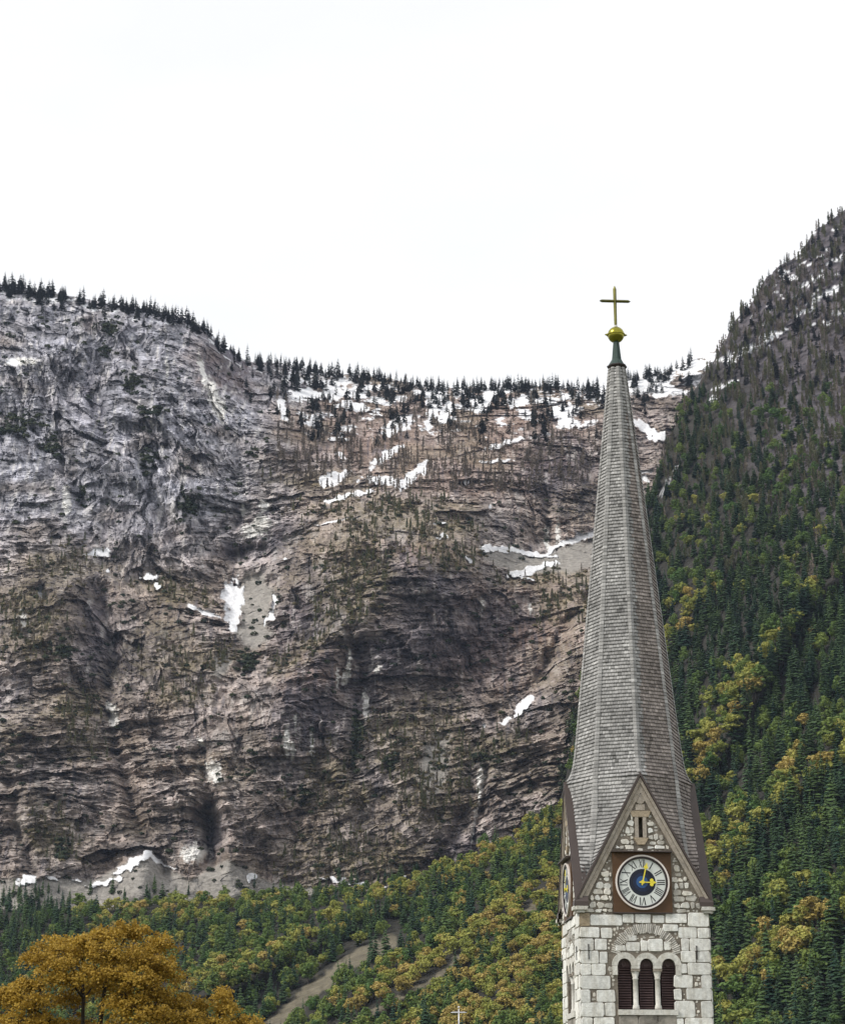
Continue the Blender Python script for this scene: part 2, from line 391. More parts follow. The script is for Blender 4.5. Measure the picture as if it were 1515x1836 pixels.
def strata(x, z, px, py, seed, amps=((15, 3.6), (6.5, 2.6), (3.2, 1.5)), slope=0.10):
    """ledges: every bed stands out or back by its own amount, broken along its length"""
    w = 40 * noise(x / 380, z / 300, seed) + 6 * noise(x / 90, z / 70, seed + 1) + 2.2 * noise(x / 22, z / 18, seed + 2)
    b = z - slope * x + w
    out = 0; bands = 0
    for T, A in amps:
        bb = b + (1.2 * noise(x / (T * 1.4), z / T, seed + 5)) * T * 0.18
        k = np.floor(bb / T); f = bb / T - k
        p = noise(x / (T * 3.2) + hsh(k, 0 * k, seed) * 97, k * 5.31, seed + 9) + (hsh(k, 0 * k + 3, seed + 4) - 0.5) * 1.1
        # every bed leans: its foot is undercut, its top stands proud and breaks into a ledge
        und = np.clip(0.35 + 1.5 * noise(x / (T * 2.6) + 11.0, k * 3.3, seed + 14), 0, 1.7)
        out = out + A * (p * 1.0 + (0.55 - f) * 0.8 - 1.0 * und * np.exp(-(f / 0.2) ** 2))
        bands = bands + p * A
    return out, bands / sum(a for _, a in amps)

def facets(u, v, seed):
    """broken blocks: nearest-cell pattern with a random push and tilt per block"""
    iu, iv = np.floor(u), np.floor(v)
    bd = np.full(u.shape, 9.0); val = np.zeros(u.shape); hid = np.zeros(u.shape)
    for a in (-1, 0, 1):
        for b in (-1, 0, 1):
            h1 = hsh(iu + a, iv + b, seed); h2 = (h1 * 613.0) % 1.0
            du, dv = u - (iu + a + h1), v - (iv + b + h2)
            d = np.maximum(np.abs(du), np.abs(dv)) * 0.6 + 0.4 * np.hypot(du, dv)
            m = d < bd
            h3, h4, h5 = (h1 * 2287.0) % 1.0, (h1 * 5501.0) % 1.0, (h1 * 9973.0) % 1.0
            val = np.where(m, (h3 - 0.5) * 2 + (h4 - 0.5) * 2.4 * du + (h5 - 0.35) * 2.0 * dv, val)
            hid = np.where(m, h5, hid)
            bd = np.where(m, d, bd)
    return val, hid

def joints(x, z, seed, amps=((26, 4.0), (11, 2.4), (5, 1.3)), lean=0.25):
    w = 10 * noise(x / 70, z / 110, seed) + 3 * noise(x / 20, z / 40, seed + 1)
    b = x + lean * z + w
    out = 0
    for T, A in amps:
        k = np.floor(b / T); f = b / T - k
        p = noise(z / (T * 3.5) + hsh(k, 0 * k, seed) * 51, k * 3.7, seed + 2)
        out = out + A * (p + 0.6 * (f - 0.5) - 0.6 * np.exp(-(f / 0.13) ** 2))
    return out

def cliff_depth(px, py, detail=True):
    Y = cliff_base(px, py)
    d = (py - 1000) / 400.0
    for poly, w, dep in GULLIES:
        x0, x1 = min(p[0] for p in poly) - 3 * w, max(p[0] for p in poly) + 3 * w
        y0, y1 = min(p[1] for p in poly) - 3 * w, max(p[1] for p in poly) + 3 * w
        m = (px > x0) & (px < x1) & (py > y0) & (py < y1)
        if m.any():
            wob = 6 * noise(px[m] / 30, py[m] / 25, 77)
            dd, pos, _ = seg_dist(px[m] + wob, py[m] + wob, poly)
            Y[m] += dep * np.exp(-(dd / w) ** 2) * smooth(-0.1, 0.12, pos) * (1 - 0.0 * pos)
    for poly, w, dep in RIBS:
        dd, _, _ = seg_dist(px, py, poly)
        Y -= dep * np.exp(-(dd / w) ** 2)
    return Y

NX, NZ = 900, 800
gx = np.linspace(-130, 1330, NX)
v = np.linspace(0, 1, NZ)[:, None]
top = cliff_top(gx)[None]
PX = np.broadcast_to(gx[None], (NZ, NX)).copy()
PY = top + (1680 - top) * v
snow0 = blob(PX, PY, SNOW, 0.14, 0.65, 3, 11.0)
scree = blob(PX, PY, SCREE, 0.3, 0.3, 8, 14.0)
cone = np.maximum.reduce([smooth(-5, 5, PY - (1533 + 0.52 * np.abs(PX - 256))), smooth(-5, 5, PY - (1541 + 0.55 * np.abs(PX - 408))), smooth(-5, 6, PY - (1576 + 6 * noise(PX / 40, 0.2, 12) + 0.10 * np.maximum(PX - 420, 0)))]) * smooth(720, 560, PX)
scree = np.maximum(scree * (PY < 1480), cone)
grass = blob(PX, PY, GRASS, 0.7, 0.7, 15, 20.0)
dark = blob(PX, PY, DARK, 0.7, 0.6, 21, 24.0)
red = blob(PX, PY, RED, 0.9, 0.6, 27, 30.0)
pale = blob(PX, PY, PALE, 0.25, 0.7, 33, 6.0)
basin = smooth(470, 560, PX) * (1 - smooth(840, 880, PY)) * (1 - smooth(1080, 1130, PX) * 0.5)
basin_hi = basin * (1 - smooth(720, 830, PY))
calm = np.clip(snow0 + 0.85 * scree, 0, 1)
Yb = cliff_depth(PX, PY)
X0, _, Z0 = at(PX, PY, Yb)
upper_left = smooth(620, 380, PX + 0.25 * (PY - 800)) * smooth(1080, 880, PY)
big = fbm(X0 / 170, Z0 / 230, 4, 101, 0.5, True) * 23
diag = fbm((X0 + 0.7 * Z0) / 60, (Z0 - 0.7 * X0) / 200, 4, 131, 0.55, True) * 17
med = fbm(X0 / 38, Z0 / 46, 5, 111, 0.6, True) * 5.0
fine = fbm(X0 / 9, Z0 / 9, 4, 121, 0.6) * 1.6
st, bands = strata(X0, Z0, PX, PY, 41, slope=0.14)
jt = joints(X0, Z0, 61)
m_st = np.clip(0.7 + 1.6 * noise(X0 / 120, Z0 / 90, 201), 0.1, 1.8) * (1 - 0.55 * upper_left)
m_jt = np.clip(0.45 + 0.9 * noise(X0 / 110, Z0 / 120, 203), 0.0, 1.2) * (0.5 + 0.75 * upper_left)
bed = Z0 - 0.14 * X0 + 40 * noise(X0 / 380, Z0 / 300, 41) + 6 * noise(X0 / 90, Z0 / 70, 42)
wob1, wob2 = 5 * noise(X0 / 18, Z0 / 18, 71), 5 * noise(X0 / 18, Z0 / 18, 72)
f_up = 0; f_fl = 0; c_up = 0; c_fl = 0
lean = X0 + 0.45 * Z0 + 30 * noise(X0 / 120, Z0 / 120, 73)
for T, A in ((46, 10.0), (17, 5.4), (7.5, 3.5), (3.6, 2.0)):
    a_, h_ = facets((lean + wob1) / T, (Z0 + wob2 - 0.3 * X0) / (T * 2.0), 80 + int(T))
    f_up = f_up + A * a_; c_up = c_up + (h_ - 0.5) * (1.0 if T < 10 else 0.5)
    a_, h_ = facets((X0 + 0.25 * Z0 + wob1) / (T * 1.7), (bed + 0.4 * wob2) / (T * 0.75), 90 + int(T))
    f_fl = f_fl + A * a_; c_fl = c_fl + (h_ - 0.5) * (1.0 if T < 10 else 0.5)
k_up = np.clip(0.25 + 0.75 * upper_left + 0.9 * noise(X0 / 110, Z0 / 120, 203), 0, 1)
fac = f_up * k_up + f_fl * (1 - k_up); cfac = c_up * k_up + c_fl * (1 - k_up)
bd_m = float((big + diag).mean())
rel = -fac * (1 - 0.95 * calm) * (1 - 0.2 * basin) * (1 - 0.4 * grass) - (bd_m + (big + diag - bd_m) * (1 - 0.75 * basin) * (1 - 0.6 * snow0) * (1 - 0.8 * smooth(1440, 1560, PY)) * (1 - 0.8 * scree)) - 2.5 * snow0 - (med + fine) * (1 - 0.9 * calm) * (1 - 0.35 * basin) - (0.95 * st * m_st + 0.7 * jt * m_jt) * (1 - 0.97 * calm) * (1 - 0.3 * grass)
rel *= 1 - 0.6 * smooth(0.03, 0.0, v) 
Yc = Yb + rel
CX, CY, CZ = at(PX, PY, Yc)

# own colours of rock, grass, scree and snow
n1 = fbm(X0 / 60, Z0 / 60, 4, 301)
n2 = fbm(X0 / 14, Z0 / 10, 4, 302, 0.65)
n3 = noise(X0 / 5, Z0 / 40, 303) + 0.5 * noise(X0 / 2.4, Z0 / 22, 304)
warm = np.array([0.246, 0.206, 0.186]); cool = np.array([0.252, 0.250, 0.280]); brown = np.array([0.142, 0.114, 0.094])
n4 = fbm(X0 / 3.6, Z0 / 2.6, 3, 309, 0.7)
w_c = np.clip(0.15 + 0.85 * upper_left + 0.35 * n1, 0, 1)[..., None]
col = warm * (1 - w_c) + cool * w_c
col = col + (brown - col) * np.clip(0.30 + 0.9 * noise(X0 / 45, Z0 / 30, 305) - 0.4 * upper_left, 0, 0.85)[..., None]
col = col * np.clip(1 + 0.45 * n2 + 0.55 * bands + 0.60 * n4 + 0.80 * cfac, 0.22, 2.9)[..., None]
col = col + (np.array([0.235, 0.150, 0.115]) * (1 + 0.6 * n2 + 0.5 * n4)[..., None] - col) * (0.4 * red)[..., None]
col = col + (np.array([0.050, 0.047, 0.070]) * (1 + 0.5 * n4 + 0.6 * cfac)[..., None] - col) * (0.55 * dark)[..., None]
streak = smooth(0.2, 0.7, n3 + 0.5 * n1 + 0.5 * cfac - 0.12) * (0.35 + 0.5 * upper_left + 0.2 * dark)
col = col + (np.array([0.55, 0.53, 0.51]) - col) * (0.6 * np.clip(streak, 0, 1))[..., None]
col = col + (np.array([0.09, 0.085, 0.10]) - col) * (0.55 * smooth(0.3, 0.8, -n3 + 0.5 * noise(X0 / 70, Z0 / 70, 307)))[..., None]
gcol = np.array([0.165, 0.138, 0.078]) * (1 + 0.5 * n2)[..., None]
col = col + (gcol - col) * np.clip(0.65 * grass * (0.6 + 1.1 * n2), 0, 0.8)[..., None]
# turf on the ledges that tilt up to the sky
upf = np.clip(np.gradient(CY, axis=0) * -1 / (np.abs(np.gradient(CZ, axis=0)) + 1e-3), -3, 3)
ledge = smooth(0.5, 1.4, upf) * smooth(-0.1, 0.5, noise(X0 / 80, Z0 / 70, 311)) * (1 - upper_left * 0.7)
col = col + (gcol - col) * (0.35 * ledge)[..., None]
col = col + (np.array([0.56, 0.55, 0.53]) - col) * np.clip(pale * 0.95, 0, 1)[..., None]
scol = np.array([0.31, 0.29, 0.265]) * (1 + 0.22 * fbm(X0 / 4, Z0 / 4, 3, 320))[..., None]
col = col + (scol - col) * (0.95 * scree)[..., None]
snow = snow0.copy()
sn = fbm(X0 / 34, Z0 / 24, 4, 330, 0.6)
snow = np.maximum(snow, basin_hi * smooth(0.10, 0.2, sn + 0.10 * smooth(760, 680, PY)) * (1 - smooth(1065, 1085, PX)) * 0.9)
snow = np.maximum(snow, smooth(1060, 1100, PX) * smooth(0.0, 0.1, sn + 0.22) * smooth(722, 694, PY))
snow = np.maximum(snow, (1 - smooth(12, 30, PY - top)) * smooth(0.18, 0.26, fbm(X0 / 12, Z0 / 5, 3, 333)))
snow = smooth(0.40, 0.62, snow + (0.40 * n4 + 0.20 * cfac) * (snow > 0.04)) * np.clip(0.85 + 0.5 * n4, 0.6, 1)
col = col + (np.array([0.84, 0.85, 0.88]) - col) * snow[..., None]
col = np.clip(col * np.where(snow > 0.3, 1.0, 1.27 - 0.3 * scree)[..., None], 0.02, 0.90)

# the plateau falls away behind the skyline
back = []
bc = []
for k, (dy_, dz_) in enumerate([(25, -4), (120, -40), (500, -260), (900, -1500)]):
    back.append(np.stack([CX[0] * (1 + dy_ / 2300.0), CY[0] + dy_, np.maximum(CZ[0] + dz_, -20)], -1)); bc.append(col[0])
back = np.stack(back[::-1]); bc = np.stack(bc[::-1])
low = np.stack([CX[-1], CY[-1] - 40, np.full(NX, -20.0)], -1)[None]
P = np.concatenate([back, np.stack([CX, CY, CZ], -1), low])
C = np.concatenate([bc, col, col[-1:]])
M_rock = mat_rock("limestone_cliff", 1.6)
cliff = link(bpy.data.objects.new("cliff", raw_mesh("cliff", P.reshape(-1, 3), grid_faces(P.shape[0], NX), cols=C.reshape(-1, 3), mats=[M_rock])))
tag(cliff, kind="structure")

def cliff_point(px, py):
    """point of the built cliff under a pixel of the photo (bilinear index into the grid)"""
    px = np.asarray(px, float); py = np.asarray(py, float)
    i = np.clip(np.round((px + 130) / 1460 * (NX - 1)).astype(int), 0, NX - 1)
    t = cliff_top(gx)[i]
    j = np.clip(np.round((py - t) / (1680 - t) * (NZ - 1)).astype(int), 0, NZ - 1)
    return np.stack([CX[j, i], CY[j, i], CZ[j, i]], -1), snow[j, i], upf[j, i]

# ---------------------------------------------------------------- wooded slope and right-hand mountain
SLOPE_TOP = [(-260, 1640), (0, 1630), (200, 1630), (300, 1620), (400, 1611), (480, 1604), (560, 1606), (640, 1600), (700, 1588), (760, 1568), (850, 1532),
             (930, 1495), (1000, 1452), (1015, 1392), (1030, 1300), (1050, 1200), (1085, 1080), (1130, 960), (1165, 882), (1200, 792), (1225, 722), (1262, 674),
             (1300, 612), (1312, 578), (1345, 548), (1370, 503), (1400, 474), (1430, 458), (1460, 414), (1515, 376), (1600, 305), (1760, 180)]
def slope_top(px):
    p = np.array(SLOPE_TOP, float)
    return np.interp(px, p[:, 0], p[:, 1]) + 4 * fbm(np.asarray(px, float) / 22, 0.7, 3, 9)

slope_base = rbf([
    (-260, 1655, 1650), (0, 1642, 1655), (200, 1640, 1650), (400, 1618, 1655), (560, 1612, 1660), (700, 1588, 1655), (850, 1532, 1640), (1000, 1452, 1600), (1030, 1300, 1660), (1085, 1080, 1760),
    (1165, 882, 1860), (1225, 722, 1985), (1312, 578, 2085), (1400, 474, 2140), (1515, 376, 2210), (1760, 180, 2320),
    (1300, 900, 1740), (1400, 750, 1860), (1500, 620, 1980), (1515, 800, 1700), (1500, 1000, 1480), (1250, 1100, 1590), (1250, 1250, 1480), (1400, 1200, 1360), (1400, 1400, 1240), (1200, 1500, 1290), (1500, 1500, 1110), (1500, 1650, 1030), (1350, 1650, 1110), (1200, 1650, 1190),
    (1200, 1836, 1060), (1400, 1836, 985), (1600, 1836, 930), (1700, 1200, 1250), (1700, 800, 1650), (1700, 500, 1980),
    (1000, 1560, 1430), (900, 1600, 1440), (1000, 1680, 1270), (1000, 1836, 1120), (800, 1640, 1440), (800, 1740, 1290), (800, 1836, 1190), (650, 1660, 1480), (600, 1750, 1360), (600, 1836, 1270), (400, 1690, 1510), (400, 1836, 1340), (200, 1730, 1490), (200, 1836, 1390), (0, 1720, 1530), (0, 1836, 1420), (-260, 1836, 1430),
    (-260, 2000, 1270), (200, 2000, 1220), (600, 2000, 1110), (1000, 2000, 980), (1400, 2000, 860), (1700, 2000, 800)])
FOLDS = [([(760, 1590), (690, 1625), (560, 1690), (420, 1765), (300, 1800)], 75, 46), ([(1010, 1600), (880, 1680), (780, 1750), (600, 1850)], 85, 30), ([(1000, 1500), (900, 1545), (800, 1590)], 50, 26),
         ([(1000, 1720), (900, 1800), (850, 1850)], 60, 22), ([(1560, 980), (1460, 1060), (1380, 1190), (1320, 1300), (1250, 1400), (1200, 1460)], 90, 42),
         ([(1560, 1640), (1460, 1700), (1330, 1780), (1230, 1850)], 90, 16), ([(1540, 1340), (1420, 1440), (1330, 1540), (1280, 1620)], 80, 18),
         ([(150, 1650), (60, 1665), (-60, 1675)], 40, 22), ([(480, 1630), (330, 1655), (200, 1665)], 40, 24), ([(1540, 760), (1400, 860), (1300, 1000), (1220, 1160)], 80, 20)]
BARE = [([(700, 1690), (640, 1720), (560, 1775), (490, 1840), (430, 1900)], 14), ([(830, 1715), (770, 1765), (690, 1805), (600, 1850)], 7), ([(940, 1640), (990, 1590)], 6)]

def slope_depth(px, py):
    Y = slope_base(px, py)
    for poly, w, dep in FOLDS:
        dd, pos, side = seg_dist(px, py, poly)
        below = side < 0     # the near side of the fold, under its crest in the view
        edge = smooth(0, 0.15, pos) * smooth(1, 0.85, pos)
        Y = Y - 1.15 * dep * edge * np.where(below, np.exp(-(dd / w) ** 2), np.exp(-(dd / 22.0) ** 2))
    return Y

def bare_mask(px, py):
    m = np.zeros(np.shape(px))
    for poly, w in BARE:
        dd, _, _ = seg_dist(px, py, poly)
        m = np.maximum(m, 1 - smooth(w * 0.7, w * 1.15, dd + 7 * noise(px / 14, py / 14, 71)))
    return m

SX, SZ = 560, 420
sx = np.linspace(-240, 1740, SX)
v2 = np.linspace(0, 1, SZ)[:, None]
top2 = slope_top(sx)[None]
QX = np.broadcast_to(sx[None], (SZ, SX)).copy()
QY = top2 + (2010 - top2) * v2
Yb2 = slope_depth(QX, QY)
x2, _, z2 = at(QX, QY, Yb2)
rocky = smooth(0.0, 0.25, (QX - 1100) / 900 - (QY - 560) / 1500 + 0.10 * fbm(QX / 60, QY / 60, 3, 411)) * smooth(1250, 950, QY)
st2, bd2 = strata(x2, z2, QX, QY, 441, amps=((13, 3.0), (6, 2.0), (3, 1.0)), slope=0.34)
rel2 = -(fbm(x2 / 90, z2 / 120, 4, 401, 0.5, True) * 16 * (0.5 + 0.9 * rocky) + fbm(x2 / 24, z2 / 24, 4, 402, 0.55, True) * (2 + 3.5 * rocky) + st2 * (0.15 + 1.1 * rocky))
rel2 *= 1 - 0.6 * smooth(0.03, 0, v2)
Ys = Yb2 + rel2
BX, BY, BZ = at(QX, QY, Ys)
m1 = fbm(x2 / 50, z2 / 50, 4, 421); m2_ = fbm(x2 / 10, z2 / 8, 4, 422, 0.6)
bare = bare_mask(QX, QY)
soil = np.array([0.036, 0.034, 0.028]) * (1 + 0.5 * m2_)[..., None]
rock2 = (np.array([0.058, 0.048, 0.050]) * (1 + 0.3 * m1)[..., None] + np.array([0.03, 0.03, 0.035])) * (1 + 0.5 * m2_ + 0.3 * bd2)[..., None]
c2 = soil + (rock2 - soil) * rocky[..., None]
c2 = c2 + (np.array([0.140, 0.123, 0.088]) * (1 + 0.35 * m2_)[..., None] - c2) * bare[..., None]
SNOW2 = [(1345, 622, 60, 4, -22), (1385, 600, 24, 7, -22), (1330, 635, 40, 4, -20), (1480, 527, 40, 5, -26), (1500, 465, 24, 4, -25), (1460, 500, 20, 3, -20), (1300, 690, 26, 3, -22), (1285, 715, 10, 6, -10), (1440, 560, 30, 3, -25), (1420, 500, 10, 3, 0), (1405, 490, 14, 3, -20), (1500, 560, 16, 4, -10), (1480, 580, 12, 3, 0), (1450, 420, 10, 5, -40), (1315, 645, 16, 5, -20), (1200, 860, 30, 4, -60), (1170, 890, 20, 5, -62)]
s2 = blob(QX, QY, SNOW2, 0.25, 0.8, 55, 8.0)
s2 = np.maximum(s2, rocky * smooth(0.36, 0.40, fbm((x2 + 0.5 * z2) / 18, (z2 - 0.34 * x2) / 4.0, 3, 430)) * smooth(640, 540, QY))
s2 = smooth(0.42, 0.62, s2 + 0.5 * m2_ * (s2 > 0.05))
s2 = np.where(QY > 840, 0.35 * s2, s2)
c2 = c2 + (np.array([0.82, 0.83, 0.86]) - c2) * s2[..., None]
c2 = np.clip(c2, 0.012, 0.93)
back = []; bc = []
for dy_, dz_ in [(20, -6), (110, -60), (420, -320), (700, -2500)]:
    back.append(np.stack([BX[0] * (1 + dy_ / 2000.0), BY[0] + dy_, np.maximum(BZ[0] + dz_, -20)], -1)); bc.append(c2[0])
back = np.stack(back[::-1]); bc = np.stack(bc[::-1])
low = np.stack([BX[-1], BY[-1] - 60, np.full(SX, -20.0)], -1)[None]
P = np.concatenate([back, np.stack([BX, BY, BZ], -1), low])
C = np.concatenate([bc, c2, c2[-1:]])
M_slope = mat_rock("mountain_soil_and_rock", 1.2)
slope = link(bpy.data.objects.new("mountain_slope", raw_mesh("mountain_slope", P.reshape(-1, 3), grid_faces(P.shape[0], SX), cols=C.reshape(-1, 3), mats=[M_slope])))
tag(slope, kind="structure")

def slope_point(px, py):
    px = np.asarray(px, float); py = np.asarray(py, float)
    i = np.clip(np.round((px + 240) / 1980 * (SX - 1)).astype(int), 0, SX - 1)
    t = top2[0][i]
    j = np.clip(np.round((py - t) / (2010 - t) * (SZ - 1)).astype(int), 0, SZ - 1)
    return np.stack([BX[j, i], BY[j, i], BZ[j, i]], -1), rocky[j, i], bare[j, i]
# ---------------------------------------------------------------- trees
def unit(v):
    return v / (np.linalg.norm(v, axis=-1, keepdims=True) + 1e-9)

def leaf_quads(c, nrm, size, g, aspect=1.0):
    """one small bent-square face at every centre"""
    n = len(c)
    nrm = unit(nrm)
    a = unit(np.cross(nrm, g.normal(size=(n, 3))))
    b = np.cross(nrm, a)
    s = np.asarray(size)[:, None] * 0.5
    a = a * s; b = b * s * aspect
    V = np.stack([c - a - b * 0.6, c + a * 0.7 - b, c + a + b * 0.7, c - a * 0.6 + b], 1).reshape(-1, 3)
    return V, np.arange(4 * n).reshape(-1, 4)

def tube_np(pts, rad, sides=6):
    pts = np.asarray(pts, float); n = len(pts)
    V = []
    for i in range(n):
        d = pts[min(i + 1, n - 1)] - pts[max(i - 1, 0)]
        d = d / (np.linalg.norm(d) + 1e-9)
        u = np.cross(d, [0.31, 0.95, 0.02] if abs(d[1]) < 0.9 else [1, 0, 0]); u /= np.linalg.norm(u)
        w = np.cross(d, u)
        for k in range(sides):
            t = 2 * math.pi * k / sides
            V.append(pts[i] + rad[i] * (math.cos(t) * u + math.sin(t) * w))
    F = []
    for i in range(n - 1):
        for k in range(sides):
            k2 = (k + 1) % sides
            F.append((i * sides + k, i * sides + k2, (i + 1) * sides + k2, (i + 1) * sides + k))
    return np.array(V), np.array(F)

def join_parts(parts):
    V = []; F = []; o = 0
    for v_, f_ in parts:
        V.append(v_); F.append(np.asarray(f_) + o); o += len(v_)
    return np.concatenate(V), np.concatenate(F)

M_bark = mat_solid("bark", (0.06, 0.048, 0.038), 0.9, var=0.4, scale=3.0)
M_conifer = mat_leaf("conifer_needles", (0.022, 0.054, 0.034), (0.095, 0.150, 0.046), 0.4, 0.1)
M_ridge = mat_leaf("mountain_conifer_needles", (0.016, 0.024, 0.022), (0.030, 0.040, 0.030), 0.4, 0.1)
M_green = mat_leaf("green_leaves", (0.078, 0.150, 0.038), (0.205, 0.255, 0.060), 0.25, 0.25)
M_yellow = mat_leaf("yellow_green_leaves", (0.225, 0.260, 0.055), (0.430, 0.400, 0.100), 0.25, 0.25)
M_orange = mat_leaf("orange_leaves", (0.320, 0.255, 0.068), (0.500, 0.385, 0.125), 0.25, 0.25)
M_larch = mat_solid("bare_larch_twigs", (0.150, 0.125, 0.100), 0.9, var=0.3, scale=2.0, objvar=0.45)
M_olive = mat_leaf("budding_larch_twigs", (0.090, 0.100, 0.052), (0.150, 0.148, 0.075), 0.3, 0.1)
M_scrub = mat_leaf("olive_brown_scrub", (0.105, 0.090, 0.052), (0.185, 0.155, 0.085), 0.5, 0.1)
M_shrub = mat_leaf("dwarf_pine", (0.020, 0.034, 0.020), (0.052, 0.062, 0.028), 0.5, 0.1)

def conifer_mesh(seed, tiers=15, per=8, width=0.19):
    g = np.random.default_rng(seed); V = []; F = []
    for t in range(tiers):
        h = 0.06 + 0.93 * (t / (tiers - 1)) ** 0.92
        r = width * (1.02 - h) ** 0.8 * (0.55 if t == 0 else 1)
        for k in range(per if h < 0.75 else 5):
            a = 2 * math.pi * (k + g.random()) / per + t * 2.4
            rr = r * g.uniform(0.6, 1.2)
            z = h + g.normal() * 0.012
            d = np.array([math.cos(a), math.sin(a), 0]); s = np.array([-d[1], d[0], 0])
            wd = rr * g.uniform(0.34, 0.5) + 0.004
            dr = g.uniform(0.25, 0.6) * rr
            b = len(V)
            V += [np.array([0, 0, z + 0.015]), d * rr * 0.6 + s * wd + [0, 0, z - dr * 0.6 - 0.01], d * rr + [0, 0, z - dr * 0.75], d * rr * 0.6 - s * wd + [0, 0, z - dr * 0.6 - 0.01], d * rr * 0.55 + [0, 0, z - dr * 0.2]]
            F += [(b, b + 1, b + 4), (b + 1, b + 2, b + 4), (b + 4, b + 2, b + 3), (b, b + 4, b + 3)]
    return np.array(V), np.array(F)

def broad_mesh(seed, clumps=20, per=34, wide=0.36, leaf=0.062):
    g = np.random.default_rng(seed); parts = []
    for k in range(clumps):
        while True:
            p = g.uniform(-1, 1, 3)
            if 0.25 < np.linalg.norm(p) < 1: break
        c = np.array([p[0] * wide * 0.8, p[1] * wide * 0.8, 0.58 + p[2] * 0.36])
        c[:2] *= 1.1 - 0.65 * max(0, p[2])
        r = g.uniform(0.085, 0.15)
        d = unit(g.normal(size=(per, 3)) + [0, 0, 0.35])
        pos = c + d * r * g.uniform(0.7, 1.1, (per, 1)) * [1.1, 1.1, 0.8]
        parts.append(leaf_quads(pos, d + g.normal(size=(per, 3)) * 0.45 + [0, 0, 0.3], g.uniform(leaf * 0.7, leaf * 1.35, per), g))
    return join_parts(parts)

def larch_mesh(seed, n=64):
    g = np.random.default_rng(seed); V = []; F = []
    V += [np.array([-0.010, 0, 0]), np.array([0.010, 0, 0]), np.array([0, 0.0, 1.0]), np.array([0, 0.012, 0])]
    F += [(0, 1, 2), (1, 3, 2), (3, 0, 2)]
    for k in range(n):
        h = g.uniform(0.15, 0.97); a = g.uniform(0, 6.283)
        r = 0.17 * (1.03 - h) ** 0.7 * g.uniform(0.5, 1.1)
        d = np.array([math.cos(a), math.sin(a), 0]); b = len(V)
        w = 0.010
        V += [np.array([0, 0, h - 0.022]), np.array([0, 0, h + 0.022]), d * r + [0, 0, h + r * g.uniform(-0.1, 0.5)], d * r * 0.6 + [-d[1] * 0.02, d[0] * 0.02, h + 0.03]]
        F += [(b, b + 1, b + 2), (b, b + 2, b + 3)]
        for q in range(2):
            c = d * r * g.uniform(0.3, 1.0) + [0, 0, h + g.normal() * 0.02]; b = len(V); s_ = g.normal(size=(3, 3)) * 0.022
            V += [c + s_[0], c + s_[1], c + s_[2]]; F += [(b, b + 1, b + 2)]
    return np.array(V), np.array(F)

def shrub_mesh(seed):
    g = np.random.default_rng(seed)
    d = unit(g.normal(size=(70, 3)) * [1, 1, 0.6] + [0, 0, 0.3])
    return leaf_quads(d * [0.8, 0.8, 0.55] * g.uniform(0.6, 1.05, (70, 1)) + [0, 0, 0.3], d + g.normal(size=(70, 3)) * 0.4, g.uniform(0.25, 0.5, 70), g)

def trunk_mesh(seed, r=0.016, h=0.9):
    g = np.random.default_rng(seed)
    pts = [(0, 0, -0.05), (g.normal() * .004, g.normal() * .004, h * 0.4), (g.normal() * .008, g.normal() * .008, h)]
    return tube_np(pts, [r * 1.25, r * 0.8, r * 0.15], 5)

CROWN = {}
TRUNK = {}
for sp, fn, mat, nvar in (("conifer", conifer_mesh, M_conifer, 5), ("green", broad_mesh, M_green, 4), ("yellow", broad_mesh, M_yellow, 4), ("orange", broad_mesh, M_orange, 4)):
    for k in range(nvar):
        kw = dict(width=0.15 + 0.02 * k) if sp == "conifer" else dict(wide=0.30 + 0.035 * k)
        V, F = fn(500 + 17 * k + len(sp), **kw)
        CROWN[sp, k] = raw_mesh("crown", V, F if F.shape[1] == 4 else None, F if F.shape[1] == 3 else None, mats=[mat])
        tv, tf = trunk_mesh(k + 3, 0.014 if sp == "conifer" else 0.02, 0.9 if sp == "conifer" else 0.62)
        TRUNK[sp, k] = raw_mesh("trunk", tv, tf, mats=[M_bark], flat=False)
NVAR = {"conifer": 5, "green": 4, "yellow": 4, "orange": 4}
RIDGE = []
for k in range(4):
    V, F = conifer_mesh(900 + k, tiers=11, per=6, width=0.13 + 0.025 * k)
    RIDGE.append(raw_mesh("conifer_tree", V, None, F, mats=[M_ridge]))

# shapes the masses are made of: kept out of the scene, only instanced by the stuff objects
proto = bpy.data.collections.new("forest_shapes")
PIDX = {}
def add_proto(key, me):
    o = bpy.data.objects.new("shape_%02d" % len(PIDX), me)
    proto.objects.link(o); PIDX[key] = len(PIDX)
for key, me in CROWN.items(): add_proto(key, me)
for k, me in enumerate(RIDGE): add_proto(("ridge", k), me)
for k in range(4):
    V, F = larch_mesh(700 + k); add_proto(("larch", k), raw_mesh("larch", V, None, F, mats=[M_larch]))
for k in range(3):
    V, F = larch_mesh(720 + k, 120); add_proto(("olive", k), raw_mesh("larch", V, None, F, mats=[M_olive]))
for k in range(3):
    V, F = shrub_mesh(740 + k); add_proto(("shrub", k), raw_mesh("shrub", V, F, mats=[M_shrub]))

for k in range(3):
    V, F = shrub_mesh(760 + k); add_proto(("scrub", k), raw_mesh("shrub", V, F, mats=[M_scrub]))

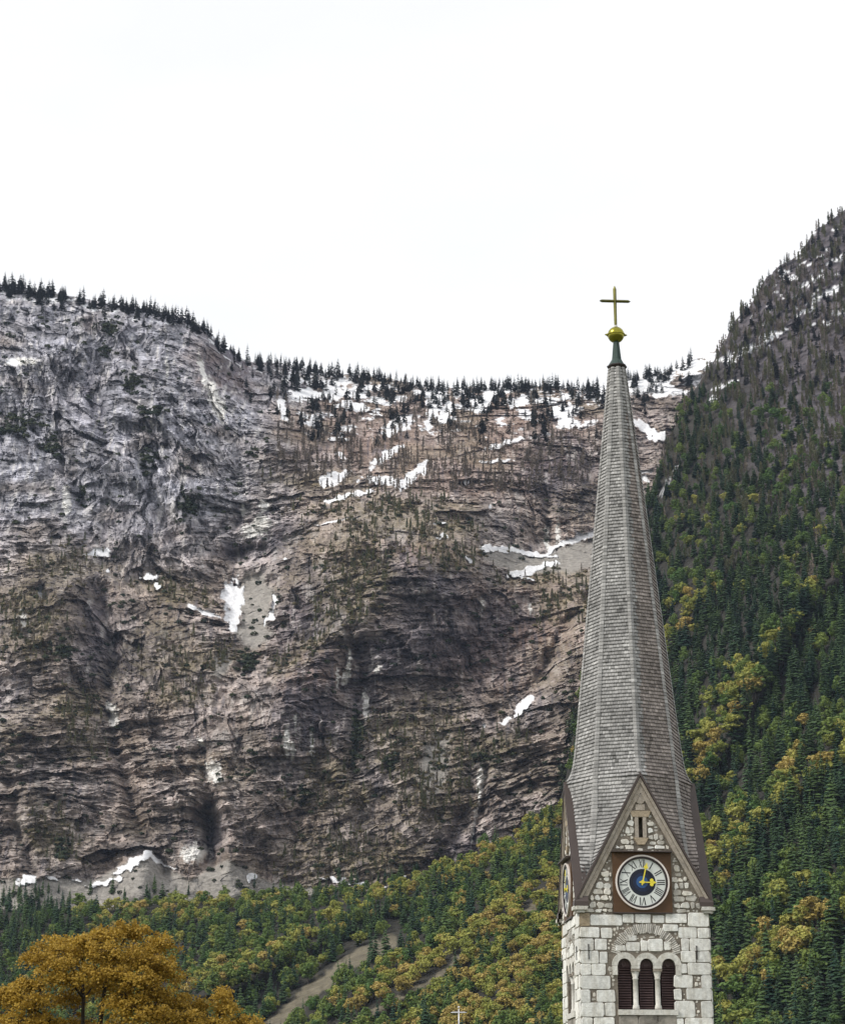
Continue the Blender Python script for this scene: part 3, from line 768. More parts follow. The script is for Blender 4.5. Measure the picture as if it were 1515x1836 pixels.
def mass(name, label, items):
    """one stuff object: a point per tree, each carrying shape, size and turn"""
    n = len(items)
    me = bpy.data.meshes.new(name)
    me.vertices.add(n)
    me.vertices.foreach_set("co", np.array([i[0] for i in items], np.float32).ravel())
    a = me.attributes.new("shape", 'INT', 'POINT'); a.data.foreach_set("value", np.array([PIDX[i[1]] for i in items], np.int32))
    a = me.attributes.new("size", 'FLOAT_VECTOR', 'POINT'); a.data.foreach_set("vector", np.array([i[2] for i in items], np.float32).ravel())
    a = me.attributes.new("turn", 'FLOAT_VECTOR', 'POINT'); a.data.foreach_set("vector", np.array([i[3] for i in items], np.float32).ravel())
    o = link(bpy.data.objects.new(name, me))
    ng = bpy.data.node_groups.new(name, 'GeometryNodeTree')
    ng.interface.new_socket("Geometry", in_out='INPUT', socket_type='NodeSocketGeometry')
    ng.interface.new_socket("Geometry", in_out='OUTPUT', socket_type='NodeSocketGeometry')
    N, L = ng.nodes, ng.links
    gi, go = N.new('NodeGroupInput'), N.new('NodeGroupOutput')
    iop = N.new('GeometryNodeInstanceOnPoints'); ci = N.new('GeometryNodeCollectionInfo')
    ci.inputs['Collection'].default_value = proto
    ci.inputs['Separate Children'].default_value = True
    ci.inputs['Reset Children'].default_value = True
    def attr(nm, ty):
        q = N.new('GeometryNodeInputNamedAttribute'); q.data_type = ty; q.inputs['Name'].default_value = nm
        return q.outputs['Attribute']
    L.new(gi.outputs[0], iop.inputs['Points']); L.new(ci.outputs[0], iop.inputs['Instance'])
    iop.inputs['Pick Instance'].default_value = True
    L.new(attr("shape", 'INT'), iop.inputs['Instance Index'])
    L.new(attr("turn", 'FLOAT_VECTOR'), iop.inputs['Rotation'])
    L.new(attr("size", 'FLOAT_VECTOR'), iop.inputs['Scale'])
    L.new(iop.outputs[0], go.inputs[0])
    md = o.modifiers.new("scatter", 'NODES'); md.node_group = ng
    tag(o, label, None, None, "stuff")
    return o

def spot_item(p, key, h, g, wide=1.0):
    return (tuple(p), key, (h * wide, h * wide, h), (g.normal() * 0.03, g.normal() * 0.03, g.uniform(0, 6.283)))

# ---- the forest on the slope
g = np.random.default_rng(23)
cand = []
py = 380.0
while py < 1900:
    px = -60.0 + g.uniform(0, 20)
    while px < 1600:
        Yn = np.interp(py, [400, 900, 1300, 1600, 1900], [2100, 1750, 1420, 1300, 1050])
        step = 7.8 * FPX / Yn
        cand.append((px + g.uniform(-0.5, 0.5) * step, py + g.uniform(-0.5, 0.5) * step * 0.55))
        px += step
    py += 7.8 * FPX / np.interp(py, [400, 900, 1300, 1600, 1900], [2100, 1750, 1420, 1300, 1050]) * 0.55
cand = np.array(cand)
st_ = slope_top(cand[:, 0])
cand = cand[cand[:, 1] > st_ + 1]
pts, rk, br = slope_point(cand[:, 0], cand[:, 1])
cx_, cy_ = cand[:, 0], cand[:, 1]
n_a = fbm(cx_ / 120, cy_ / 150, 3, 601); n_b = fbm(cx_ / 50, cy_ / 60, 2, 602)
fold_lit = np.zeros(len(cand))
for poly, w, dep in FOLDS:
    dd, pos, side = seg_dist(cx_, cy_, poly)
    fold_lit = np.maximum(fold_lit, np.where(side < 0, np.exp(-(dd / 42) ** 2), np.exp(-(dd / 8) ** 2)))
high = smooth(0, 200, (cx_ - 1150) * 1.35 - (cy_ - 620) * 1.0 + 90 * n_a)      # the upper right flank: thin larch wood
right = cx_ > 1180
forest = []          # (point, species, height, px, py)
thin = []
for i in range(len(cand)):
    p, x, y = pts[i], cx_[i], cy_[i]
    if br[i] > 0.25 or slope_point(x, y - 9.0)[2] > 0.4: continue
    for _q in range(2 if x < 1060 else 0):      # the wood left of the tower is closed
        xx, yy = x + g.uniform(-13, 13), y + g.uniform(-7, 7)
        if yy < np.interp(xx, sx, top2[0]) + 2: continue
        q_, _, b_ = slope_point(xx, yy)
        if b_ > 0.2 or slope_point(xx, yy - 9.0)[2] > 0.4: continue
        lit_ = fold_lit[i] + (0.6 if x > 620 and (x - 560) * 0.62 + (y - 1836) > 20 else 0.0)
        kind_ = 'conifer' if (x < 130 and y < 1690) or g.random() < 0.55 - 0.5 * lit_ else ('green' if g.random() < 0.75 - 0.5 * lit_ else ('yellow' if g.random() < 0.65 else 'orange'))
        forest.append((q_, kind_, g.uniform(11, 21) if kind_ == 'conifer' else g.uniform(7, 12), xx, yy))
    u, w_ = g.random(), g.random()
    if right[i] and y < 1050 + 0.0 * x:
        sparse = smooth(980, 620, y)
        if u < 0.10 + 0.08 * sparse: continue
        if u < 0.22 + 0.36 * sparse + 0.12 * high[i]:
            for _q in range(2):
                thin.append(spot_item(slope_point(x + g.uniform(-9, 9), y + g.uniform(-6, 6))[0], (("olive", "larch")[int(g.random() < 0.5)], int(g.integers(0, 3))), g.uniform(9, 15), g, 1.2))
            key = "olive" if w_ < 0.35 + 0.45 * smooth(500, 800, y) else "larch"
            thin.append(spot_item(p, (key, int(g.integers(0, 3))), g.uniform(10, 18), g, 1.2))
            continue
        if y < 700:
            thin.append(spot_item(p, ("ridge", int(g.integers(0, 4))), g.uniform(10, 18), g, 1.5)); continue
        sp = "conifer" if w_ < 0.70 + 0.2 * n_a[i] else ("green" if w_ < 0.95 or y < 900 else "yellow")
        forest.append((p, sp, g.uniform(14, 22) if sp == "conifer" else g.uniform(9, 14), x, y))
        continue
    tint = n_a[i] * 0.8 + n_b[i] * 0.4 + (fold_lit[i] - 0.25) * 0.9 + g.normal() * 0.22
    if x < 620:           # green wood under the cliff
        t = tint + 0.34 - (0.9 if (x < 130 and y < 1680) else 0)
        sp = "conifer" if t < 0.0 else ("green" if t < 0.62 or w_ < 0.35 else ("yellow" if w_ < 0.85 else "orange"))
        if sp != "conifer" and w_ > 0.92: sp = "conifer"
    elif x < 1060:
        gold = smooth(0, 60, (x - 560) * 0.62 + (y - 1836))
        t = 1.15 * fold_lit[i] - 0.16 + 0.45 * n_b[i] + 0.18 * g.normal() + 0.52 * gold
        sp = "conifer" if t < 0.02 else ("green" if t < 0.30 else ("yellow" if w_ < 0.55 + 0.2 * (1 - gold) else "orange"))
        if w_ > 0.9: sp = "conifer"
    else:
        t = tint - 0.02 + 0.25 * smooth(1000, 1700, y)
        sp = "conifer" if t < 0.12 else ("green" if t < 0.38 else ("yellow" if w_ < 0.58 else "orange"))
        if w_ > 0.80: sp = "conifer"
    h = (g.uniform(9, 20) if g.random() < 0.5 else g.uniform(18, 29)) if sp == "conifer" else g.uniform(8, 17.5)
    if x < 1060: h *= 0.84
    forest.append((p, sp, h, x, y))

def hidden_in_view(x, y, hpx):
    if x < 12 or x > 1503 or y - 0.6 * hpx > 1826: return True
    if y > 640 and 1060 - (y - 640) * 0.062 < x < 1135 + (y - 640) * 0.135 and y < 1836: return True
    if y - hpx > 1360 and 995 < x < 1275: return True
    if x < 350 and y - 0.7 * hpx > 1670 - 0.0 * x: return True
    return x < 470 and y - 0.7 * hpx > 1770

scored = []
for i, (p, sp, h, x, y) in enumerate(forest):
    hp = h * FPX / p[1]
    scored.append((-1 if hidden_in_view(x, y, hp) else hp * (1.0 if sp == "conifer" else 1.25), i))
def best(test, n):
    s = sorted([q for q in scored if q[0] > 0 and test(forest[q[1]][1])], reverse=True)
    return [i for _, i in s[:n]]
pick_con = best(lambda s: s == "conifer", 190)
pick_brd = best(lambda s: s != "conifer", 290)
picked = set(pick_con) | set(pick_brd)

WORD = {"conifer": "dark green conifer", "green": "green broadleaf tree", "yellow": "yellow-green broadleaf tree", "orange": "orange-tan broadleaf tree"}
def zone(x, y, tall):
    """where it stands, told by things one can find: the tower's clock, gables, spire, the bare strip, the autumn tree"""
    if x > 1100:
        for lim, w in ((1000, "beside the upper spire"), (1120, "beside the middle of the spire"), (1260, "beside the lower spire"), (1400, "just above gable height"), (1520, "level with the gables"), (1640, "level with the clock"), (1760, "level with the belfry windows"), (9999, "at the foot of the picture")):
            if y < lim: break
        for cl, c in ((1300, "close right of the tower"), (1370, "some way right of the tower"), (1440, "well right of the tower"), (9999, "by the right frame edge")):
            if x < cl: break
    else:
        for lim, w in ((1560, "high under the cliff"), (1620, "topping the wood"), (1680, "in the upper wood"), (1740, "in the middle wood"), (1800, "in the lower wood"), (9999, "at the foot of the picture")):
            if y < lim: break
        for cl, c in ((340, "behind the autumn tree"), (470, "just right of the autumn tree"), (600, "left of the bare earth strip"), (720, "by the bare earth strip"), (800, "above the pole cross"), (900, "right of the pole cross"), (9999, "close left of the tower")):
            if x < cl: break
    return c + ", " + w
proto_done = {}
for i in sorted(picked):
    p, sp, h, x, y = forest[i]
    k = int(g.integers(0, NVAR[sp]))
    name = "conifer_tree" if sp == "conifer" else "broadleaf_tree"
    root = bpy.data.objects.new(name, None)
    root.empty_display_size = 1.0
    root.location = p; root.rotation_euler = (g.normal() * 0.03, g.normal() * 0.03, g.uniform(0, 6.283))
    wd = g.uniform(0.85, 1.5)
    root.scale = (h * wd, h * wd, h)
    link(root)
    key = (sp, k)
    if key not in proto_done:
        proto_done[key] = (bpy.data.objects.new("trunk", TRUNK[key]), bpy.data.objects.new("crown", CROWN[key]))
        pair = proto_done[key]
    else:
        pair = tuple(o.copy() for o in proto_done[key])
    for o in pair: link(o, root)
    tall = h > (20 if sp == "conifer" else 13.2) * (0.84 if x < 1060 else 1)
    tag(root, ("large " if tall else "small ") + WORD[sp] + " " + zone(x, y, tall), "tree", ("conifers" if sp == "conifer" else "broadleaf trees") + " on the wooded mountain slopes")

rest = []
for i, (p, sp, h, x, y) in enumerate(forest):
    if i in picked: continue
    rest.append(spot_item(p, (sp, int(g.integers(0, NVAR[sp]))), h, g, g.uniform(0.85, 1.5)))
mass("forest", "mixed dark green and orange wood filling the mountain slopes", rest)
mass("larch_wood", "thin grey-brown larch wood on the upper right mountain flank", thin)

# ---- trees on the cliff: skyline conifers one by one, the thin wood below as a mass
sky_con = []
for x in np.arange(2, 1180, 4.3):
    xx = x + g.uniform(-4, 4)
    if noise(xx / 23.0, 0.4, 88) < -0.16 and g.random() < 0.5: continue
    if 395 < xx < 440 and g.random() < 0.5: continue
    if 800 < xx < 850 and g.random() < 0.6: continue
    if 1056 < xx < 1140 and (xx < 1120 or g.random() < 0.5): continue
    sky_con.append((xx, float(cliff_top(np.array([xx]))[0]) + g.uniform(0, 10) + (6 if xx < 400 else 0)))
arr = np.array(sky_con)
pp, _, _ = cliff_point(arr[:, 0], arr[:, 1])
order = list(range(len(arr))); rng.shuffle(order)
single = set(order[:105])
wood = []
for i in range(len(arr)):
    x = arr[i, 0]
    h = (g.uniform(6, 14) if g.random() < 0.3 else g.uniform(13, 25)) * (1.0 if x < 450 else 0.9)
    k = int(g.integers(0, 4))
    if i in single:
        o = bpy.data.objects.new("conifer_tree", RIDGE[k])
        o.location = pp[i]; o.scale = (h * 1.5, h * 1.5, h); o.rotation_euler = (0, 0, g.uniform(0, 6.28))
        link(o)
        for cl, zz in ((90, "on the cliff skyline at the far left"), (180, "on the left skyline above the grey cliff"), (270, "on the skyline over the middle of the grey cliff"), (350, "on the skyline near the end of the grey cliff"), (460, "where the skyline steps down to the saddle"), (560, "on the left end of the snowy saddle"), (660, "on the saddle skyline, left of its middle"), (760, "on the middle of the saddle skyline"), (880, "on the saddle skyline, right of its middle"), (980, "on the saddle skyline towards the spire"), (1075, "on the saddle skyline just left of the spire"), (9999, "on the snowy skyline right of the spire tip")):
            if x < cl: break
        tag(o, ("tall" if h > 17 else "short") + " dark conifer " + zz, "tree", "conifers along the cliff skyline")
    else:
        wood.append(spot_item(pp[i], ("ridge", k), h, g, 1.5))
n_try = 26000
tx, ty = g.uniform(-20, 1240, n_try), g.uniform(500, 1620, n_try)
tp = cliff_top(tx)
ok = ty > tp + 3
tx, ty, tp = tx[ok], ty[ok], tp[ok]
pp, sn_, uf = cliff_point(tx, ty)
gr = blob(tx, ty, GRASS, 0.7, 0.5, 15, 20.0)
below = ty - tp
dens_band = np.exp(-(below / np.where(tx < 430, 22, 40)) ** 2)
bas = smooth(470, 540, tx) * (1 - smooth(860, 900, ty)) * (1 - smooth(1090, 1130, tx))
nn = fbm(tx / 45, ty / 60, 3, 640)
for i in range(len(tx)):
    u = g.random(); a = 0
    if u < 0.55 * dens_band[i]:
        wood.append(spot_item(pp[i], ("ridge", int(g.integers(0, 4))), g.uniform(12, 21), g, 1.6)); continue
    if bas[i] > 0.3:
        q = 0.8 if nn[i] > -0.16 else 0.12
        if sn_[i] > 0.5: q *= 0.2
        if u < q:
            if (nn[i] > 0.12 and ty[i] < 800) or (ty[i] < 750 and g.random() < 0.4): wood.append(spot_item(pp[i], ("ridge", int(g.integers(0, 4))), g.uniform(12, 21), g, 1.6))
            else: wood.append(spot_item(pp[i], ("larch", int(g.integers(0, 4))), g.uniform(9, 17), g, 1.2))
        continue
    if sn_[i] > 0.4: continue
    if u < (0.95 if 560 < tx[i] < 880 and ty[i] < 1120 else 0.6) * gr[i]:
        r_ = g.random()
        for _q in range(1):
            q_ = cliff_point(tx[i] + g.uniform(-6, 6), ty[i] + g.uniform(-4, 4))[0]
            wood.append(spot_item(q_, ("scrub", int(g.integers(0, 3))), g.uniform(1.4, 3.0), g, 1.2))
        wood.append(spot_item(pp[i], ("olive", int(g.integers(0, 3))) if r_ < 0.5 else ("larch", int(g.integers(0, 4))) if r_ < 0.85 else ("shrub", int(g.integers(0, 3))), g.uniform(7, 13) if r_ < 0.85 else g.uniform(2, 4), g, 1.0))
    elif u < 0.03 + 0.14 * (nn[i] > 0.28):
        wood.append(spot_item(pp[i], ("shrub", int(g.integers(0, 3))), g.uniform(1.5, 4.0), g, 1.2))
# dark dwarf-pine thickets with a place of their own on the face
for cx0, cy0, rx0, ry0, n0 in [(342, 905, 20, 26, 60), (195, 590, 16, 18, 40), (240, 690, 18, 18, 40), (270, 740, 24, 12, 36), (95, 800, 14, 20, 40), (45, 760, 40, 20, 60), (265, 830, 14, 24, 40), (150, 890, 12, 16, 20),
                               (450, 1190, 18, 22, 40), (110, 1170, 30, 20, 30), (545, 1430, 16, 22, 30), (700, 1370, 14, 14, 24), (640, 1330, 12, 60, 60), (870, 1360, 30, 10, 30), (1030, 1330, 14, 70, 120), (1010, 1400, 12, 30, 40), (190, 630, 10, 14, 20), (12, 775, 16, 10, 24), (110, 1520, 16, 20, 24)]:
    qx, qy = g.normal(cx0, rx0 * 0.5, n0), g.normal(cy0, ry0 * 0.5, n0)
    q, _, _ = cliff_point(qx, qy)
    for k in range(n0): wood.append(spot_item(q[k], ("shrub", k % 3), g.uniform(2.0, 4.5), g, 1.2))
# young spruce along the scree at the foot of the cliff
qx = g.uniform(0, 760, 150); qy = np.interp(qx, [0, 300, 560, 760], [1615, 1612, 1600, 1570]) + g.uniform(-14, 18, 150)
q, _, _ = cliff_point(qx, qy)
for k in range(150):
    if g.random() < (0.8 if qx[k] < 130 or qx[k] > 690 else 0.2): wood.append(spot_item(q[k], ("conifer", k % 5), g.uniform(9, 17), g, 1.0))
mass("mountain_wood", "thin larch, dwarf pine and spruce wood scattered over the cliff and the snowy basin", wood)
# ---------------------------------------------------------------- church tower
H = 2.47                                     # half width of the square tower
TX, TY = 8.22, 81.3
TROT = R(3.7)
tower = empty("church_tower", (TX, TY, 0.0), TROT)
tag(tower, "pale stone church tower with tall grey shingled spire, clock gables and gilt cross", "church tower")
ct, st_r = math.cos(TROT), math.sin(TROT)

def fl(px, py, d=0.0):
    """pixel of the photo -> (u, z) on the tower's front wall plane, d metres in front of it"""
    dx, dy, dz = (float(q) for q in ray(px, py))
    # to tower axes
    ox, oy = ct * (0 - TX) + st_r * (0 - TY), -st_r * (0 - TX) + ct * (0 - TY)
    lx, ly = ct * dx + st_r * dy, -st_r * dx + ct * dy
    k = (-(H + d) - oy) / ly
    return ox + lx * k, EYE.z + dz * k

def axis_z(py):
    dx, dy, dz = (float(q) for q in ray(1110, py))
    return EYE.z + dz * TY / dy

M_mortar = mat_solid("lime_mortar", (0.195, 0.170, 0.140), 0.95, var=0.35, scale=5.0, bump=0.03, bscale=14)
def mat_stone(name, col, objvar):
    m = mat_solid(name, col, 0.85, var=0.30, scale=7.0, bump=0.018, bscale=22, spec=0.2, objvar=objvar, detail=8.0)
    n, l = m.node_tree.nodes, m.node_tree.links          # rain grime in upright streaks
    b = n['Principled BSDF']; src = b.inputs['Base Color'].links[0].from_socket
    co = n.new('ShaderNodeTexCoord'); mp = n.new('ShaderNodeMapping'); mp.inputs['Scale'].default_value = (3.2, 3.2, 0.55)
    nz = n.new('ShaderNodeTexNoise'); nz.inputs['Scale'].default_value = 1.3; nz.inputs['Detail'].default_value = 6; nz.inputs['Roughness'].default_value = 0.7
    mr = n.new('ShaderNodeMapRange'); mr.inputs['From Min'].default_value = 0.44; mr.inputs['From Max'].default_value = 0.82
    mx = n.new('ShaderNodeMix'); mx.data_type = 'RGBA'; mx.blend_type = 'MULTIPLY'; mx.inputs['B'].default_value = (0.62, 0.57, 0.49, 1)
    l.new(co.outputs['Object'], mp.inputs['Vector']); l.new(mp.outputs['Vector'], nz.inputs['Vector']); l.new(nz.outputs['Fac'], mr.inputs['Value'])
    l.new(mr.outputs['Result'], mx.inputs['Factor']); l.new(src, mx.inputs['A']); l.new(mx.outputs['Result'], b.inputs['Base Color'])
    return m
M_stone = mat_stone("pale_limestone", (0.72, 0.72, 0.69), 0.14)
M_rubble = mat_stone("rubble_stone", (0.60, 0.58, 0.53), 0.32)
M_warm = mat_stone("sandstone", (0.40, 0.33, 0.24), 0.15)
M_dressed = mat_stone("dressed_stone", (0.60, 0.59, 0.55), 0.06)
M_band = mat_stone("weathered_moulding", (0.35, 0.31, 0.265), 0.08)
M_vous = mat_stone("thin_voussoir_stone", (0.58, 0.56, 0.52), 0.25)
M_coping = mat_solid("brown_sheet_metal", (0.058, 0.042, 0.037), 0.5, metal=0.0, var=0.15, scale=2.0, spec=0.5)
M_louver = mat_solid("louver_wood", (0.085, 0.055, 0.054), 0.6, var=0.25, scale=6.0)
M_inside = mat_solid("belfry_dark", (0.012, 0.010, 0.010), 0.9, var=0.2)
M_board = mat_solid("clock_board_paint", (0.088, 0.046, 0.021), 0.55, var=0.12, scale=2.5)
M_dialw = mat_solid("dial_white", (0.66, 0.69, 0.66), 0.45, var=0.05, scale=3.0)
M_rim = mat_solid("rim_white", (0.72, 0.66, 0.62), 0.45, var=0.05, scale=3.0)
M_dark = mat_solid("rim_dark", (0.030, 0.022, 0.022), 0.5, var=0.1)
M_black = mat_solid("numeral_black", (0.012, 0.012, 0.016), 0.45, var=0.1)
M_navy = mat_solid("dial_navy", (0.010, 0.013, 0.028), 0.4, var=0.1)
M_blue = mat_solid("dial_blue", (0.030, 0.095, 0.26), 0.4, var=0.1)
M_blue2 = mat_solid("dial_deep_blue", (0.011, 0.020, 0.055), 0.4, var=0.1)
M_gold = mat_solid("gilding", (0.78, 0.66, 0.06), 0.35, metal=0.35, var=0.08, scale=3.0, spec=0.5)
M_oldgold = mat_solid("weathered_gilding", (0.29, 0.265, 0.04), 0.28, metal=0.95, var=0.25, scale=6.0, spec=0.5)
M_cross = mat_solid("dull_gilding", (0.13, 0.125, 0.030), 0.42, metal=0.6, var=0.35, scale=4.0, spec=0.5)
M_patina = mat_solid("copper_patina", (0.040, 0.064, 0.058), 0.6, metal=0.2, var=0.25, scale=5.0)
M_stain = mat_solid("stained_limestone", (0.26, 0.24, 0.21), 0.9, var=0.6, scale=2.2, bump=0.02, bscale=20)
M_iron = mat_solid("iron_anchor", (0.03, 0.026, 0.024), 0.7, var=0.2)
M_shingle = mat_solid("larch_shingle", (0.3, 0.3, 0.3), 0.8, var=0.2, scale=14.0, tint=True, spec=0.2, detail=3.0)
M_under = mat_solid("roof_underlay", (0.05, 0.04, 0.037), 0.9, var=0.2)

def pyobj(name, V, F, mat, parent, flat=True):
    me = bpy.data.meshes.new(name)
    me.from_pydata([tuple(q) for q in V], [], [tuple(f) for f in F])
    me.update()
    if not flat: me.shade_smooth()
    me.materials.append(mat)
    return link(bpy.data.objects.new(name, me), parent)

def extrude_poly(pts, d0, d1, cap=True, inset=0.0):
    """outline [(u, z)] counter-clockwise seen from outside, from depth d0 to d1 (metres in front of the wall)"""
    n = len(pts)
    c = (sum(p[0] for p in pts) / n, sum(p[1] for p in pts) / n)
    V = [(p[0], -(H + d0), p[1]) for p in pts]; F = []
    def ring(k, d):
        return [(c[0] + (p[0] - c[0]) * k, -(H + d), c[1] + (p[1] - c[1]) * k) for p in pts]
    if inset:
        r = max(math.dist(c, p) for p in pts)
        V += [(p[0], -(H + d0 + (d1 - d0) * 0.72), p[1]) for p in pts] + ring(max(0.5, 1 - inset / r), d1)
        loops = 3
    else:
        V += [(p[0], -(H + d1), p[1]) for p in pts]; loops = 2
    for l_ in range(loops - 1):
        for i in range(n):
            j = (i + 1) % n
            F.append((l_ * n + i, l_ * n + j, (l_ + 1) * n + j, (l_ + 1) * n + i))
    if cap: F.append(tuple((loops - 1) * n + i for i in range(n)))
    return V, F

def merge(lst):
    V, F = [], []
    for v_, f_ in lst:
        o = len(V); V += list(v_); F += [tuple(i + o for i in f) for f in f_]
    return V, F

def box_uz(u0, u1, z0, z1, d0, d1):
    return extrude_poly([(u0, z0), (u1, z0), (u1, z1), (u0, z1)], d0, d1)

def disc(u, z, r0, r1, d0, d1, n=48, a0=0.0, a1=2 * math.pi):
    """flat ring standing on the wall; r0 = 0 makes a disc"""
    full = abs(a1 - a0 - 2 * math.pi) < 1e-6
    m = n if full else n + 1
    A = [a0 + (a1 - a0) * i / n for i in range(m)]
    if r0 == 0:
        return extrude_poly([(u + r1 * math.cos(t), z + r1 * math.sin(t)) for t in A], d0, d1)
    V = []
    for t in A:
        for r, d in ((r0, d0), (r1, d0), (r1, d1), (r0, d1)):
            V.append((u + r * math.cos(t), -(H + d), z + r * math.sin(t)))
    F = []
    for i in range(m if full else m - 1):
        a, b = i * 4, ((i + 1) % m) * 4
        for k in range(4):
            k2 = (k + 1) % 4
            F.append((a + k, b + k, b + k2, a + k2))
    if not full:
        F += [(0, 1, 2, 3), tuple((m - 1) * 4 + k for k in (3, 2, 1, 0))]
    return V, F

def lathe(profile, u, d, n=16):
    V = []; F = []
    for r, z in profile:
        for k in range(n):
            t = 2 * math.pi * k / n
            V.append((u + r * math.cos(t), -(H + d) + r * math.sin(t), z))
    for i in range(len(profile) - 1):
        for k in range(n):
            k2 = (k + 1) % n
            F.append((i * n + k, i * n + k2, (i + 1) * n + k2, (i + 1) * n + k))
    F.append(tuple(range(n))[::-1]); F.append(tuple((len(profile) - 1) * n + k for k in range(n)))
    return V, F

# levels and widths read off the front wall
PXM = (fl(1200, 1600)[0] - fl(1100, 1600)[0]) / 100.0       # metres per photo pixel on the front wall
Z_APEX = fl(1146, 1388)[1]
Z_EAVE = fl(1150, 1621)[1]
VH = H + 0.10                                               # plane of the verges
VB = 2.66                                                   # half width of the gable at its foot
BAND = 0.30

def crop(x, y):            # helper for positions read in the enlarged window photograph
    return fl(990 + x / 5.05, 1590 + y / 5.05)

# window geometry
W_C = [crop(632, 0)[0], crop(829, 0)[0], crop(1027, 0)[0]]
W_C = [0.5 * (W_C[0] + W_C[2]) + k * (W_C[2] - W_C[0]) / 2 for k in (-1, 0, 1)]
W_R = 63 / 5.05 * PXM
W_SPR = crop(829, 712)[1]
W_SILL = crop(829, 1112)[1]
SLIT = (fl(1144, 1480)[0], fl(1151.5, 1480)[0], fl(1147, 1501)[1], fl(1147, 1466)[1])
CLK = fl(1150.5, 1582.5)
CB = 52.5 * PXM

def gable_half(z):        # half width of the gable wall at height z
    return VB * (Z_APEX - z) / (Z_APEX - Z_EAVE)

def window_loop():
    P = [(W_C[0] - W_R, W_SILL)]
    P = [(W_C[2] + W_R, W_SILL)]
    for c in reversed(W_C):
        for i in range(13):
            t = math.pi * i / 12
            P.append((c + W_R * math.cos(t), W_SPR + W_R * math.sin(t)))
    P.append((W_C[0] - W_R, W_SILL))
    return P

def wall_mesh():
    outer = [(-H, -0.3), (H, -0.3), (H, Z_EAVE + 0.02), (0, Z_APEX - 0.12), (-H, Z_EAVE + 0.02)]
    win = window_loop()
    slit = [(SLIT[1], SLIT[2]), (SLIT[1], SLIT[3]), (SLIT[0], SLIT[3]), (SLIT[0], SLIT[2])]
    loops = [outer, win, slit]
    flat_ = [p for l_ in loops for p in l_]
    tri = tessellate_polygon([[Vector((p[0], p[1], 0)) for p in l_] for l_ in loops])
    V = [(p[0], -H, p[1]) for p in flat_]
    F = []
    for t in tri:
        a, b, c = (Vector(flat_[i]) for i in t)
        cr = (b - a).cross(c - a)
        if abs(cr) < 1e-9: continue
        F.append(tuple(t) if cr > 0 else tuple(t)[::-1])
    for l_, dep in ((win, 0.42), (slit, 0.4)):
        o = len(V)
        V += [(p[0], -H, p[1]) for p in l_] + [(p[0], -H + dep, p[1]) for p in l_]
        n = len(l_)
        for i in range(n):
            j = (i + 1) % n
            F.append((o + i, o + j, o + n + j, o + n + i))
    # inner face of the gable so that it stands as a slab above the roof
    o = len(V); t = 0.36
    V += [(-H + t, -H + t, Z_EAVE - 1.0), (H - t, -H + t, Z_EAVE - 1.0), (H - t, -H + t, Z_EAVE + 0.02), (0, -H + t, Z_APEX - 0.12), (-H + t, -H + t, Z_EAVE + 0.02)]
    F.append((o + 4, o + 3, o + 2, o + 1, o))
    a = [(-H, Z_EAVE + 0.02), (0, Z_APEX - 0.12), (H, Z_EAVE + 0.02)]
    for p, q in ((a[0], a[1]), (a[1], a[2])):
        o = len(V)
        V += [(p[0], -H, p[1]), (q[0], -H, q[1]), (q[0], -H + t, q[1]), (p[0], -H + t, p[1])]
        F.append((o, o + 3, o + 2, o + 1))
    return V, F

def irregular(u0, u1, z0, z1, jit, n_side=2, rnd=0.16):
    """rounded, slightly crooked block outline"""
    w, h = u1 - u0, z1 - z0
    r = rnd * min(w, h)
    P = []
    for (a, b) in ((u0 + r, z0), (u1 - r, z0), (u1, z0 + r), (u1, z1 - r), (u1 - r, z1), (u0 + r, z1), (u0, z1 - r), (u0, z0 + r)):
        P.append((a + rng.uniform(-jit, jit), b + rng.uniform(-jit, jit)))
    return P

BIG = [  # ashlar blocks read off the photograph, in the enlarged window crop
    (252, 240, 338, 355, 'w'), (345, 258, 628, 350), (636, 250, 735, 325), (750, 252, 888, 325), (905, 262, 1008, 325), (1020, 245, 1215, 328), (1225, 240, 1385, 360),
    (255, 370, 425, 456), (440, 375, 540, 460), (1000, 345, 1133, 400), (1142, 370, 1305, 465), (1312, 375, 1388, 465),
    (247, 470, 370, 575), (384, 475, 490, 572), (1165, 472, 1233, 578), (1240, 472, 1390, 578),
    (254, 584, 420, 692), (428, 590, 498, 692), (1162, 586, 1298, 684), (1308, 590, 1390, 682),
    (254, 702, 350, 796), (358, 700, 482, 798), (1145, 700, 1214, 782), (1222, 694, 1392, 792),
    (258, 808, 524, 922), (1100, 803, 1270, 912), (1350, 803, 1400, 918),
    (244, 935, 340, 1046), (400, 938, 566, 1040), (1100, 928, 1165, 1022), (1212, 926, 1405, 1024),
    (262, 1052, 466, 1172), (478, 1050, 566, 1170), (1108, 1038, 1290, 1182), (1346, 1038, 1412, 1184),
    (246, 1186, 362, 1290), (376, 1186, 562, 1290), (1120, 1196, 1190, 1300), (1200, 1192, 1412, 1300),
    (668, 505, 790, 578), (800, 490, 858, 578), (866, 476, 1000, 580), (668, 442, 760, 488), (572, 535, 660, 578), (1012, 500, 1070, 570),
]
boxes = []
stones = []       # (outline, depth, material, area)
def put(u0, u1, z0, z1, mat, jit, depth, rnd=0.16, pad=0.0):
    u0, u1 = max(u0, -H + 0.0), min(u1, H)
    boxes.append((u0, u1, z0, z1))
    stones.append((irregular(u0, u1, z0, z1, jit, rnd=rnd), depth, mat, (u1 - u0) * (z1 - z0)))
